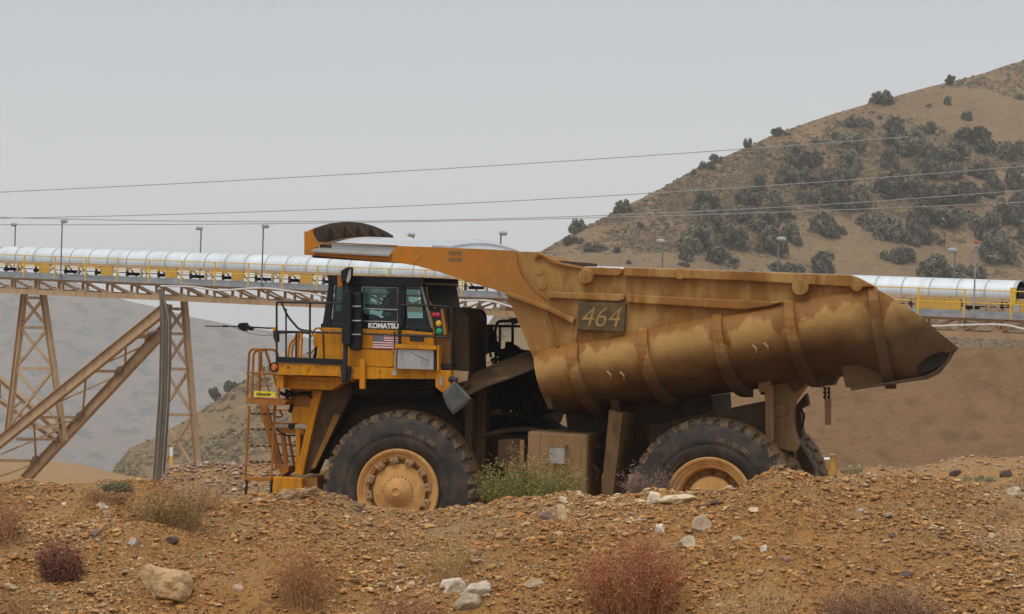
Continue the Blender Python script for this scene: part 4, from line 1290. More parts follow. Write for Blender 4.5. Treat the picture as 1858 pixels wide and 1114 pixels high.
# seams, bolts, grab bars and cables on the cab and the deck
for k, pp in enumerate(([(640, 631), (712, 633.5), (712, 634.8), (640, 632.3)], [(586, 600), (588, 600), (590, 660), (588, 660)], [(735, 606), (785, 608), (785, 609), (735, 607)])):
    pr('panel_seam', K['rail'], pp, CY0 - 0.043, CY0 - 0.018, CAB, yref=CY0)
for pp in ([(508, 688), (600, 692), (600, 693), (508, 689)],):
    pr('panel_seam', K['orange'], pp, 0.612, 0.63, DECK, yref=0.62)
for u, v in ((512, 661), (575, 664), (605, 666), (640, 670), (690, 672), (735, 675), (770, 676), (640, 683), (690, 684), (740, 684)):
    x, z = P(u, v + 2, 0.25)
    MB().lathe([(0, 0.232), (0.016, 0.232), (0.02, 0.25)], x, z, 6).build('deck_bolt', K['orange'], DECK)
MB().tube(roundpath(pts3([(715, 606), (716, 601), (716, 640), (714, 644)], CY0 - 0.09), 0.02), 0.013, 6).build('grab_bar', K['rail'], CAB)
pr('door_handle', K['ink'], [(645, 600), (652, 600), (652, 604), (645, 604)], CY0 - 0.06, CY0 - 0.034, CAB, yref=CY0)
pr('cab_vent', K['ink'], [(744, 609), (770, 610), (770, 620), (744, 619)], CY0 - 0.03, CY0 - 0.019, CAB, yref=CY0)
for pts_, y, r_ in (([(640, 690), (660, 700), (700, 698), (740, 706), (785, 700)], 0.6, 0.03), ([(650, 688), (690, 708), (760, 712), (800, 705)], 0.75, 0.022), ([(520, 708), (535, 716), (556, 712), (566, 722)], 0.85, 0.025)):
    MB().tube(roundpath(pts3(pts_, y), 0.15), r_, 6).build('deck_hose', K['soot'], TRUCK)
# signal lamps on the rear cab corner
SG = pr('signal_light', K['ink'], [(779, 563), (800, 565), (812, 606), (792, 608)], 0.30, 0.4, bevel=0.008, yref=0.3)
pr('signal_frame', K['yellowmud'], [(800, 559), (805, 560), (812, 607), (806, 608)], 0.26, 0.42, SG, yref=0.3)
pr('signal_frame', K['yellowmud'], [(778, 563), (781, 563), (790, 606), (788, 606)], 0.27, 0.42, SG, yref=0.3)
for (u, v, kk, r_) in ((787, 571, 'lensr', 0.052), (794, 571.5, 'lensr', 0.052), (795.5, 587, 'lensy', 0.062), (796.5, 601.5, 'lensg', 0.068)):
    x, z = P(u, v, 0.28)
    MB().lathe([(0, 0.262), (r_ * 0.6, 0.267), (r_ * 0.9, 0.28), (r_, 0.3)], x, z, 20).build('lamp_lens', K[kk], SG, smooth=True)

# mirrors on the tall pole, work lamp above
m_ = MB()
m_.tube(pts3([(630, 510), (628, 600), (625, 690)], 0.12), [0.035, 0.045, 0.05], 10)
POLE = m_.build('mirror_pole', K['rail'], TRUCK, smooth=True)
for (pp, y) in (([(622, 528), (634, 526), (637, 534), (635, 622), (630, 629), (623, 628), (619, 618)], 0.0),):
    pr('mirror', K['black'], pp, y, y + 0.10, POLE, 0.02)
pr('mirror', K['black'], [(635, 531), (655, 529), (656, 560), (654, 630), (651, 636), (635, 635), (632, 628), (633, 560)], 0.16, 0.3, POLE, 0.03)
m_ = MB()
for v in (556, 582, 607): m_.tube(pts3([(626, v), (655, v)], 0.11), 0.015, 6)
m_.build('mirror_clamp', K['galv'], POLE)
pr('work_lamp', K['black'], [(620, 492), (629, 486), (637, 484), (637, 500), (634, 509), (621, 512)], 0.02, 0.24, POLE, 0.02, yref=0.1)
pr('lamp_bezel', K['orange'], [(613, 501), (621, 500), (622, 520), (613.5, 521)], 0.06, 0.2, POLE, 0.006, yref=0.1)
pr('lamp_glass', K['alu'], [(633, 490), (637, 487), (636, 505), (632, 513), (628, 511)], 0.0, 0.02, POLE, yref=0.0)
m_ = MB()
for (u, v) in ((619, 670), (632, 671), (620, 688), (633, 689)):
    x, z = P(u, v, 0.1)
    m_.lathe([(0, 0.12), (0.024, 0.12), (0.026, 0.16)], x, z, 8)
m_.prism(poly([(618, 664), (636, 665), (634, 694), (620, 694)], 0.17), 0.17, 0.245)
m_.build('pole_clamp', K['rail'], POLE)

# deck handrails
HR = MB().tube(roundpath(pts3([(502, 650), (502, 548), (560, 549), (620, 550)], 0.24), 0.04), 0.022, 8)
HR.tube(pts3([(537, 650), (537.5, 603)], 0.24), 0.02, 8)
HR.tube(pts3([(519, 648), (519, 560)], 0.5), 0.018, 8)
HR.tube(pts3([(562, 652), (562.5, 549)], 0.24), 0.022, 8)
HR.tube(roundpath(pts3([(511, 550), (522, 574), (541, 596), (548, 599), (566, 601)], 0.6), 0.1), 0.022, 8)
HR.tube(roundpath(pts3([(502, 601), (622, 604), (727, 608.5), (800, 611), (819, 611)], 0.24), 0.04), 0.02, 8)
HR.tube(pts3([(502, 604), (545, 603), (562, 605)], 0.5), 0.018, 8)
HR.tube(roundpath(pts3([(724, 612), (727, 556), (729, 553.5), (805, 555), (820, 558), (819, 670)], 0.24), 0.08), 0.022, 8)
HR.build('handrail', K['rail'], TRUCK, smooth=True)
for y in (0.9, 1.5):
    for hp in ([(513 + y * 10, 655), (516 + y * 10, 625), (530 + y * 10, 610), (534 + y * 10, 605)], [(530 + y * 10, 655), (533 + y * 10, 612), (528 + y * 10, 606)]):
        hoop(hp, y, 0.026, 'yellow', TRUCK, rr=0.1)
hoop([(565, 612), (570, 598), (578, 594), (586, 600)], 0.7, 0.02, 'yellow', TRUCK, rr=0.08)
hoop([(562, 642), (572, 632)], 0.9, 0.02, 'yellow', TRUCK)
MB().tube(roundpath(pts3([(574, 628), (572, 645), (568, 655)], 0.5), 0.05), 0.03, 8).build('wiper_tank_hose', K['soot'], TRUCK)
mb = MB()
mb.tube(roundpath(pts3([(868, 562), (878, 566), (881, 575), (881, 600)], 2.6), 0.1), 0.03, 8)
mb.tube(roundpath(pts3([(900, 664), (898, 600), (902, 583), (930, 582)], 2.6), 0.12), 0.03, 8)
mb.tube(pts3([(930, 578), (930, 664)], 2.6), 0.03, 8)
mb.build('rear_handrail', K['rail'], TRUCK, smooth=True)
mb = MB()
mb.tube(pts3([(870, 591), (960, 592)], 4.8), 0.03, 8)
mb.tube(pts3([(907, 592), (907, 640)], 4.8), 0.026, 8)
mb.tube(pts3([(880, 634), (960, 637)], 4.8), 0.026, 8)
mb.build('rear_handrail', K['rail'], TRUCK, smooth=True)
pr('fog_lamp', K['ink'], [(924, 578), (938, 576), (944, 580), (932, 588)], 2.5, 2.7)

# antenna boom at the front corner of the rail
mb = MB()
mb.tube(pts3([(372, 591.5), (440, 592.5)], 0.24), 0.012, 6)
mb.tube(pts3([(404, 591.8), (413, 592)], 0.24), 0.022, 6)
mb.tube(pts3([(440, 592.8), (500, 596)], 0.24), 0.018, 6)
AN = mb.build('sensor_boom', K['soot'], TRUCK)
pr('sensor_box', K['soot'], [(433, 592), (437, 586), (447, 585.5), (449, 590), (458, 594), (457, 600), (453, 598), (446, 598), (447, 601), (437, 597)], 0.14, 0.34, AN, 0.01, yref=0.24)
pr('boom_bracket', K['yellow'], [(490, 593), (501, 594), (501, 601), (497, 599)], 0.18, 0.3, AN, yref=0.24)
pr('boom_bracket', K['ink'], [(497, 600), (504, 600), (505, 620), (501, 621), (498, 613)], 0.18, 0.32, AN, yref=0.24)
m_ = MB()
m_.tube(roundpath(pts3([(420, 592), (450, 604), (475, 609), (498, 608)], 0.24), 0.5, 6), 0.005, 5)
m_.build('boom_cable', K['ink'], AN)

# far-side cab box (second module on the deck) and far wing mirror pole, plain but in place
pr('far_module', K['yellow'], [(575, 640), (740, 645), (745, 668), (578, 662)], 3.3, BW - 0.6, bevel=0.02)

# --- driver
def driver():
    root = empty('person', mat=TM @ Matrix.Translation(T.p3(707, 597, 1.47)))
    tag(root, 'driver in dark work clothes and hi-vis vest seated at the wheel inside the cab', 'person')
    import bmesh
    J = {'pel': ((0, 0, 0.1), 0.15), 'waist': ((0.03, 0, 0.3), 0.14), 'chest': ((0.05, 0, 0.52), 0.16), 'neck': ((0.03, 0, 0.68), 0.06), 'jaw': ((0.0, 0, 0.76), 0.075), 'head': ((0.01, 0, 0.84), 0.098), 'crown': ((0.02, 0, 0.93), 0.07), 'nose': ((-0.10, 0, 0.81), 0.018)}
    E_ = [('pel', 'waist'), ('waist', 'chest'), ('chest', 'neck'), ('neck', 'jaw'), ('jaw', 'head'), ('head', 'crown'), ('head', 'nose')]
    for s, n_ in ((-1, 'a'), (1, 'b')):
        J.update({n_ + 'sh': ((0.05, s * 0.19, 0.6), 0.075), n_ + 'el': ((-0.14, s * 0.25, 0.38), 0.052), n_ + 'wr': ((-0.33, s * 0.17, 0.44), 0.034), n_ + 'pa': ((-0.40, s * 0.16, 0.46), 0.03),
                  n_ + 'hip': ((-0.05, s * 0.11, 0.06), 0.1), n_ + 'kn': ((-0.45, s * 0.14, 0.1), 0.072), n_ + 'an': ((-0.55, s * 0.14, -0.3), 0.048), n_ + 'to': ((-0.7, s * 0.15, -0.34), 0.035)})
        E_ += [('chest', n_ + 'sh'), (n_ + 'sh', n_ + 'el'), (n_ + 'el', n_ + 'wr'), (n_ + 'wr', n_ + 'pa'), ('pel', n_ + 'hip'), (n_ + 'hip', n_ + 'kn'), (n_ + 'kn', n_ + 'an'), (n_ + 'an', n_ + 'to')]
        for k in range(5):
            f0, f1 = n_ + 'f%d' % k, n_ + 'g%d' % k
            if k < 4:
                J[f0] = ((-0.45, s * (0.13 + 0.02 * k), 0.47 + 0.003 * k), 0.009)
                J[f1] = ((-0.475 + 0.004 * abs(k - 1), s * (0.13 + 0.02 * k), 0.445), 0.008)
            else:
                J[f0] = ((-0.41, s * 0.12, 0.47), 0.010)
                J[f1] = ((-0.44, s * 0.105, 0.45), 0.009)
            E_ += [(n_ + 'pa', f0), (f0, f1)]
    names = list(J)
    me = bpy.data.meshes.new('body')
    me.from_pydata([J[k][0] for k in names], [(names.index(a), names.index(b_)) for a, b_ in E_], [])
    o = bpy.data.objects.new('body', me)
    COL.objects.link(o)
    o.parent = root
    o.modifiers.new('skin', 'SKIN')
    if not me.skin_vertices: 
        bm = bmesh.new(); bm.from_mesh(me); bm.verts.layers.skin.verify(); bm.to_mesh(me); bm.free()
    for i, k in enumerate(names):
        me.skin_vertices[0].data[i].radius = (J[k][1], J[k][1])
        me.skin_vertices[0].data[i].use_root = (k == 'pel')
    sb = o.modifiers.new('sub', 'SUBSURF')
    sb.levels = sb.render_levels = 1
    me.materials.append(K['skin'])
    m_ = MB()
    m_.loft([[Vector((0.04 + 0.175 * math.cos(a) * w_, 0.235 * math.sin(a) * w_, z)) for a in [2 * math.pi * k / 16 for k in range(16)]] for z, w_ in ((0.05, 0.95), (0.25, 0.92), (0.45, 1.0), (0.6, 1.0), (0.66, 0.6), (0.69, 0.35))])
    m_.build('jacket', K['cloth'], root, smooth=True)
    m_ = MB()
    m_.loft([[Vector((0.04 + 0.19 * math.cos(a), 0.25 * math.sin(a), z)) for a in [2 * math.pi * k / 16 for k in range(16)]] for z in (0.26, 0.33)])
    m_.build('vest_stripe', K['hivis'], root, smooth=True)
    m_ = MB()
    m_.loft([[Vector((0.015 + 0.118 * math.cos(a) * w_, 0.108 * math.sin(a) * w_, z)) for a in [2 * math.pi * k / 16 for k in range(16)]] for z, w_ in ((0.85, 1.0), (0.92, 0.95), (0.97, 0.7), (0.99, 0.3), (0.995, 0.01))])
    m_.build('hard_hat', K['cloth'], root, smooth=True)
driver()

# ------------------------------------------------------------------ conveyor
def conv_frame():
    p0 = world(1858, 579, 113)
    p1 = world(0, 501, 143)
    ex = (p0 - p1).normalized()
    ey = Vector((0, 0, 1)).cross(ex).normalized()
    ez = ex.cross(ey)
    m_ = Matrix((ex, ey, ez)).transposed().to_4x4()
    m_.translation = p1
    return m_, (p0 - p1).length
CM, CL = conv_frame()
C = Frame(CM)
CONV = empty('conveyor', mat=CM)
tag(CONV, 'long overhead conveyor under a silver hood running behind the dump truck', 'conveyor')
X0, X1 = -9.0, CL + 9.0
# walkway: stringer, grating edge, inner channel
mb = MB()
mb.box(X0, X1, -0.05, 0.0, -0.05, 0.10)
mb.box(X0, X1, 0.0, 0.85, 0.02, 0.06)
mb.box(X0, X1, 0.85, 0.93, 0.06, 0.24)
mb.box(X0, X1, 2.9, 3.0, -0.05, 0.12)
mb.build('walkway', K['galv'], CONV)
# handrails with posts
rails = MB()
rails.tube([(X0, -0.02, 1.10), (X1, -0.02, 1.10)], 0.026, 6)
rails.tube([(X0, -0.02, 0.58), (X1, -0.02, 0.58)], 0.026, 6)
rails.tube([(X0, 2.98, 1.10), (X1, 2.98, 1.10)], 0.022, 6)
rails.build('handrail', K['yrail'], CONV)
x = X0 + 0.4
while x < X1:
    MB().box(x - 0.03, x + 0.03, -0.055, 0.0, -0.02, 1.12).build('rail_post', K['yrail'], CONV)
    x += 2.05
# stringer trusses below, near and far
CH0, CH1 = -0.86, -0.60
for y in (0.25, 2.7):
    mb = MB()
    mb.box(X0, X1, y, y + 0.2, CH0, CH1)
    mb.box(X0, X1, y, y + 0.18, -0.16, -0.055)
    k = 0
    x = X0 + (0 if y < 1 else 0.8)
    while x < X1 - 2:
        mb.box(x - 0.05, x + 0.05, y + 0.02, y + 0.14, CH1, -0.16)
        z0, z1 = (-0.16, CH1) if x < CL * 0.43 else (CH1, -0.16)
        mb.bar((x, y + 0.08, z0), (x + 1.25, y + 0.08, z1), 0.085, 0.08, (0, 1, 0))
        mb.prism([(x + 1.0, CH1), (x + 1.55, CH1), (x + 1.4, CH1 + 0.12), (x + 1.1, CH1 + 0.12)], y + 0.03, y + 0.05) if x < CL * 0.43 else mb.prism([(x - 0.2, CH1), (x + 0.3, CH1), (x + 0.2, CH1 + 0.13), (x - 0.1, CH1 + 0.13)], y + 0.03, y + 0.05)
        x += 1.62
        k += 1
    mb.build('truss', K['steel'], CONV)
mb = MB()
x = X0
while x < X1:
    mb.box(x, x + 0.12, 0.46, 2.69, CH0 + 0.04, CH1 - 0.05)
    mb.bar((x, 0.5, -0.11), (x + 2.0, 2.68, -0.11), 0.06, 0.06)
    x += 4.1
mb.build('cross_beams', K['steeldk'], CONV)
# belt frame: stringer channel, legs, idlers
TY = 1.75                                   # centre line of the belt
mb = MB()
for y in (1.05, 2.4):
    mb.box(X0, X1, y, y + 0.06, 0.64, 0.80)
    x = X0 + 1.0
    while x < X1:
        mb.box(x - 0.06, x + 0.06, y, y + 0.08, 0.06, 0.64)
        mb.bar((x + 0.1, y + 0.04, 0.68), (x + 0.75, y + 0.04, 0.12), 0.06, 0.06, (0, 1, 0))
        x += 2.05
mb.build('belt_frame', K['steel'], CONV)
mb = MB()
mb.box(X0, X1, 1.2, 2.3, 0.84, 0.88)
mb.box(X0, X1, 1.2, 2.3, 0.40, 0.43)
x = X0
while x < X1:
    mb.tube([(x, 1.15, 0.34), (x, 2.35, 0.34)], 0.06, 8)
    x += 2.05
mb.build('belt', K['soot'], CONV)
# guard panels
x = C.at(38, 470, 0.98)[0]
k = 0
while x > X0 + 4.1: x -= 4.15
while x < X1 - 2.5:
    m_ = MB()
    for (a, b_, c_, d_) in ((0, 2.0, 0.62, 0.72), (0, 2.0, 0.13, 0.19), (0, 0.06, 0.13, 0.7), (1.94, 2.0, 0.13, 0.7), (1.25, 1.31, 0.13, 0.7)):
        m_.box(x + a, x + b_, 0.96, 1.0, c_, d_)
    m_.box(x + 1.31, x + 1.94, 0.97, 0.985, 0.19, 0.62)
    if x > CL * 0.5: m_.box(x + 0.06, x + 1.25, 0.97, 0.985, 0.19, 0.62)
    m_.build('guard_panel', K['ymesh'], CONV)
    x += 4.15
# hood
def hood(xa, xb, phase=0.0):
    m_ = MB()
    n_ = 22
    rad, zc = 0.63, 0.91
    def ring(x, r_, off=0):
        out = []
        for k in range(n_ + 1):
            a = R(-14) + (math.pi + R(28)) * k / n_
            out.append(Vector((x, TY - r_ * math.cos(a), zc + r_ * math.sin(a))))
        return out
    xx = list(np.arange(xa, xb, 1.24)) + [xb]
    outer = [ring(x, rad) for x in xx]
    inner = [ring(x, rad - 0.03) for x in xx]
    m_.loft(outer[::-1], closed=False)
    m_.cur = 1
    m_.loft(inner, closed=False)
    m_.cur = 0
    for o_, i_ in ((outer[0], inner[0]), (outer[-1], inner[-1])): m_.loft([o_, i_], closed=False)
    h = m_.build('hood', [K['hood'], K['soot']], CONV, smooth=True)
    for x in xx[:90]:
        b_ = MB()
        b_.loft([ring(x - 0.035, rad + 0.012), ring(x + 0.035, rad + 0.012)][::-1], closed=False)
        b_.loft([ring(x - 0.035, rad + 0.002), ring(x - 0.035, rad + 0.012)][::-1], closed=False)
        b_.loft([ring(x + 0.035, rad + 0.012), ring(x + 0.035, rad + 0.002)][::-1], closed=False)
        b_.build('hood_band', K['band'], h, smooth=True)
    return h
hood(C.at(10, 458, TY)[0], C.at(1826, 530, TY - 0.7)[0] + 0.35)
hood(X0, C.at(-8, 458, TY)[0])
# pale pipe slung below the walkway
for pts_, y in (([(292, 519), (350, 520), (400, 528), (440, 524), (480, 522), (540, 530), (600, 538)], -0.02), ([(815, 546), (860, 545), (890, 545), (925, 556), (960, 566)], -0.02), ([(1690, 592), (1740, 590), (1800, 588.5), (1830, 590), (1880, 603)], -0.02)):
    MB().tube(roundpath([C.p3(u, v, -0.07) for u, v in pts_], 0.6), 0.045, 8).build('slung_pipe', K['pvc'], CONV, smooth=True)
# end gear at the right: drive box and post
mb = MB()
a = C.at(1845, 533, 1.0)
mb.box(a[0], a[0] + 4, 1.2, 2.2, 0.75, 1.25)
mb.build('drive_box', K['ink'], CONV)
a = C.at(1845, 560, -0.1)
MB().box(a[0] - 0.12, a[0] + 0.14, -0.2, -0.06, a[1] - 0.12, a[1] + 0.14).build('switch_box', K['lampgrey'], CONV)
a = C.at(1838, 540, 0.9)
MB().box(a[0] - 0.12, a[0] + 0.12, 0.85, 0.95, 0.5, 1.25).build('drive_post', K['yrail'], CONV)

# ------------------------------------------------------------------ lamps on the conveyor
def lamp(u, vtop, y, zbase, side, label, flip=1):
    x, z = C.at(u, vtop, y)
    h = z - zbase
    r = empty('lamp_post', mat=CM @ Matrix.Translation((x, y, zbase)))
    tag(r, label, 'lamp', 'lamp posts along the conveyor')
    m_ = MB()
    m_.tube([(0, 0, 0), (0, 0, h)], 0.035, 6)
    m_.box(-0.08, 0.08, -0.06, 0.06, 0, 0.06)
    m_.build('pole', K['wire'], r)
    m_ = MB()
    d = side
    c = Vector((0.12 * d, 0, h + 0.02))
    rings = []
    for k, (s, zz) in enumerate(((0.3, 0.10), (0.75, 0.09), (1.0, 0.03), (1.0, -0.03), (0.8, -0.07), (0.5, -0.10))):
        rings.append([c + Vector((0.21 * s * math.cos(a), 0.15 * s * math.sin(a), zz)) for a in [2 * math.pi * k2 / 14 for k2 in range(14)]])
    m_.loft(rings, True, True)
    m_.build('lamp_head', K['lampgrey'], r, smooth=True)
    return r
near = [(113, 402, 'tall lamp post on the near rail above the left lattice tower'), (478, 411, 'tall lamp post on the near rail just left of the truck canopy tip'),
        (909, 424, 'lamp post whose top shows just above the rear of the truck canopy roof'), (1413, 434.5, 'tall lamp post above the middle rear of the truck bed, against the hillside')]
for u, v, l in near: lamp(u, v, -0.12, 0.1, 1, l)
farl = [(28, 408, 'leftmost lamp post, its pole cut off by the conveyor hood'), (365, 415, 'lamp post on the far side, above the lattice tower with cables'),
        (750, 427, 'round lamp head peeking over the middle of the truck canopy'), (1203, 438.5, 'lamp post above the number plate on the truck bed, against the hill'), (1733, 455, 'lamp post right of the truck tail, left of the red beacon')]
for u, v, l in farl: lamp(u, v, 3.05, 0.1, -1, l)
# beacon
x, z = C.at(1771, 445, -0.12)
r = empty('beacon_post', mat=CM @ Matrix.Translation((x, -0.12, 0.0)))
tag(r, 'thin pole with a red beacon on top near the right end of the conveyor', 'beacon')
MB().tube([(0, 0, 0), (0, 0, z)], 0.035, 6).build('pole', K['galv'], r)
m_ = MB()
m_.loft([[Vector((s * math.cos(a), s * math.sin(a), zz)) for a in [2 * math.pi * k / 12 for k in range(12)]] for s, zz in ((0.05, z - 0.08), (0.16, z - 0.04), (0.16, z), (0.06, z + 0.02))], True, True)
m_.build('beacon_base', K['lampgrey'], r)
m_ = MB()
m_.loft([[Vector((s * math.cos(a), s * math.sin(a), zz)) for a in [2 * math.pi * k / 12 for k in range(12)]] for s, zz in ((0.07, z + 0.02), (0.075, z + 0.15), (0.05, z + 0.2), (0.01, z + 0.22))], True, True)
m_.build('beacon_lens', M('beacon_red', (0.33, 0.07, 0.035), None, 3, 0.35), r, smooth=True)

# ------------------------------------------------------------------ support towers
def hbeam(mb, a, b, w, d):
    """an H section between two points: two flanges and a web"""
    a, b = Vector(a), Vector(b)
    ax = (b - a).normalized()
    s = Vector((0, 1, 0))
    n_ = ax.cross(s).normalized()
    for k in (-1, 1): mb.bar(a + n_ * k * (w / 2 - 0.012), b + n_ * k * (w / 2 - 0.012), 0.024, d, s) if False else mb.bar(a + n_ * k * (w / 2 - 0.015), b + n_ * k * (w / 2 - 0.015), d, 0.03, n_)
    mb.bar(a, b, 0.03, w - 0.06, n_)
def tower(name, label, legs, xs_, y, w=0.30):
    r = empty(name, mat=CM @ Matrix.Translation((C.at(*legs[0][1], y)[0], y, C.at(*legs[0][1], y)[1])))
    off = Vector((C.at(*legs[0][1], y)[0], y, C.at(*legs[0][1], y)[1]))
    tag(r, label, 'support tower', 'steel supports under the conveyor')
    for a, b in legs:
        m_ = MB()
        hbeam(m_, C.p3(*a, y) - off, C.p3(*b, y) - off, w, w)
        m_.build('leg', K['steel'], r)
    for a, b, ww in xs_:
        m_ = MB()
        m_.bar(C.p3(*a, y + 0.02) - off, C.p3(*b, y + 0.02) - off, 0.10, ww, (0, 0, 1) if abs(a[0] - b[0]) > 3 else (1, 0, 0))
        m_.build('brace', K['steel'], r)
    return r
def lattice(l, r_, vs):
    """braces between two legs given as (top, bottom) at the rows vs: a strut per row, an X per panel"""
    f = lambda L, v: (L[0][0] + (L[1][0] - L[0][0]) * (v - L[0][1]) / (L[1][1] - L[0][1]), v)
    out = []
    for k, v in enumerate(vs):
        out.append((f(l, v), f(r_, v + 1), 0.15))
        if k + 1 < len(vs):
            out.append((f(l, v), f(r_, vs[k + 1] + 1), 0.14))
            out.append((f(r_, v + 1), f(l, vs[k + 1]), 0.14))
    return out
l1, r1 = ((45, 524), (12, 800)), ((77, 526), (117, 800))
tower('support_tower', 'tall lattice tower of tan steel at the left, standing behind the inclined braces', [l1, r1], lattice(l1, r1, [540, 594, 668, 775]), 1.5, 0.27)
l2, r2 = ((306, 552), (280, 908)), ((334, 545), (363.5, 908))
tower('support_tower', 'tan lattice tower beside the hanging cables, right of the inclined braces', [l2, r2], lattice(l2, r2, [560, 605, 669, 752, 862]), 1.5, 0.27)
# inclined braces: two heavy beams with lacing, at the side of the conveyor
def incl(label, A, B, lac, y0, y1, w):
    off = Vector((C.at(*A[1], y0)[0], y0, C.at(*A[1], y0)[1]))
    r = empty('inclined_brace', mat=CM @ Matrix.Translation(off))
    tag(r, label, 'support brace', 'steel supports under the conveyor')
    m_ = MB()
    hbeam(m_, C.p3(*A[0], y0) - off, C.p3(*A[1], y0) - off, w, 0.34)
    m_.build('beam', K['steel'], r)
    m_ = MB()
    hbeam(m_, C.p3(*B[0], y1) - off, C.p3(*B[1], y1) - off, w, 0.34)
    m_.build('beam', K['steel'], r)
    for (a, b, ww) in lac:
        m_ = MB()
        pa = C.p3(*a, y0) - off
        pb = C.p3(*b, y1) - off
        m_.bar(pa, pb, 0.10, ww, (0, 0, 1))
        m_.build('lacing', K['steel'], r)
    # gusset plates where the lacing lands on the lower beam
    for a, b, ww in lac:
        if ww > 0.12 and y1 < 3:
            p = C.p3(*b, y1 - 0.19) - off
            m_ = MB()
            m_.prism([(p.x - 0.3, p.z - 0.25), (p.x + 0.22, p.z + 0.05), (p.x + 0.25, p.z + 0.3), (p.x - 0.1, p.z + 0.22)], p.y - 0.02, p.y + 0.01)
            m_.build('gusset', K['steeldk'], r)
    return r
lac = [((245, 612), (270, 611), 0.15), ((229, 619), (227, 660), 0.1), ((165, 673), (215, 674), 0.15), ((156, 683), (150, 750), 0.1), ((70, 757), (142, 757), 0.15), ((62, 768), (65, 832), 0.1),
       ((30, 797), (108, 797), 0.14), ((-30, 835), (62, 836), 0.15), ((229, 619), (290, 598), 0.08), ((195, 657), (255, 630), 0.08), ((105, 730), (205, 685), 0.08), ((75, 775), (140, 762), 0.08), ((0, 825), (110, 778), 0.08), ((-20, 872), (60, 842), 0.08)]
incl('pair of heavy inclined tan beams laced together, leaning up to the tower with cables', ((296, 563), (-134, 910)), ((300, 596), (6, 912)), lac, 0.1, 2.6, 0.52)
incl('small inclined tan brace at the left edge, leaning the other way behind the tower', ((-30, 660), (112, 788)), ((-30, 705), (112, 804)), [((0, 690), (0, 722), 0.1), ((40, 728), (20, 742), 0.08)], 2.6, 3.2, 0.22)
# cable bundle hanging from the conveyor beside the second tower
CB = C.p3(292, 870, -0.1)
cbl = empty('cable_bundle', mat=CM @ Matrix.Translation(CB))
tag(cbl, 'bundle of grey conduits dropping from the conveyor to the ground beside the lattice tower', 'cables')
for k in range(7):
    u0, u1, u2 = 289 + k * 0.8, 292 + k * 2.9, 279 + k * 3.0
    m_ = MB()
    y = -0.15 - 0.05 * (k % 3)
    pts_ = [C.p3(283 + k * 2.5, 524, y), C.p3(u0 + 2, 532 + k, y), C.p3(u1, 575, y), C.p3(u1, 600 + 8 * k, y), C.p3(u1 - 2.2, 720, y), C.p3(u2, 868, y), C.p3(u2 - 1.5, 906, y)]
    m_.tube([p - CB for p in roundpath(pts_, 0.6)], 0.036 if k % 3 else 0.05, 8)
    m_.build('conduit', K['conduit'] if k % 2 == 0 else M('pale_conduit', (0.27, 0.235, 0.19), (0.19, 0.165, 0.13), 3, 0.6), cbl, smooth=True)
# marker post
mp = world(311, 866, 82)
r = empty('marker_post', mp)
tag(r, 'slim yellow marker post with a white top standing at the foot of the lattice tower', 'marker post')
MB().tube([(0, 0, -0.3), (0, 0, 0.62)], 0.05, 10).build('post', K['yrail'], r)
MB().tube([(0, 0, 0.62), (0, 0, 0.87)], 0.05, 10).build('reflective_top', K['white'], r)
# far yellow bollard with a rail behind the truck's rear wheel
bp = world(1511, 868, 74)
r = empty('bollard', bp)
tag(r, 'stubby muddy yellow bollard with a silver rail behind the truck rear wheels', 'bollard')
m_ = MB()
m_.tube([(0, 0, -0.9), (0, 0, 0.35), (0, 0, 0.50), (0, 0, 0.62), (0, 0, 0.66)], [0.13, 0.12, 0.09, 0.10, 0.04], 12)
m_.build('post', M('muddy_bollard', (0.45, 0.25, 0.04), (0.25, 0.14, 0.05), 4, 0.6, dirt=(0.15, 0.09, 0.05), dscale=6), r, smooth=True)
MB().tube([(-0.42, 0, 0.50), (0.02, 0, 0.51)], 0.045, 8).build('rail', K['hood'], r)

# ------------------------------------------------------------------ power lines
def wire(label, pts, y0, y1):
    m_ = MB()
    us = np.linspace(pts[0][0], pts[-1][0], 46)
    vs = np.array([p[1] for p in pts]); uu = np.array([p[0] for p in pts])
    co_ = np.polyfit(uu, vs, 2)
    pp = [world(u, float(np.polyval(co_, u)), y0 + (y1 - y0) * (u - us[0]) / (us[-1] - us[0])) for u in us]
    o = pp[0].copy()
    m_.tube([p - o for p in pp], 0.0135 * y0 / 95, 5)
    ob = m_.build('power_line', K['cable'])
    ob.location = o
    tag(ob, label, 'power line', 'power lines over the mine road')
wire('thin highest power line, slanting across the sky and meeting the hill ridge', [(-80, 352), (0, 350), (300, 332), (600, 318), (930, 298), (1200, 282), (1350, 271), (1650, 247)], 180, 180)
wire('power line rising from the left edge to the highest point at the right edge', [(-80, 398), (0, 396), (200, 391), (600, 378), (930, 366), (1200, 350), (1500, 329), (1858, 301), (1950, 294)], 95, 95)
wire('power line that sags over the truck canopy, second from the bottom at the right edge', [(-80, 391), (0, 395), (300, 400), (640, 402), (930, 396), (1200, 387), (1500, 370), (1858, 344), (1950, 338)], 96, 96)
wire('lowest power line, passing just above the truck canopy to the right edge', [(-80, 408), (0, 408), (300, 406.5), (640, 402), (930, 399), (1200, 392), (1500, 384), (1858, 366), (1950, 362)], 97, 97)

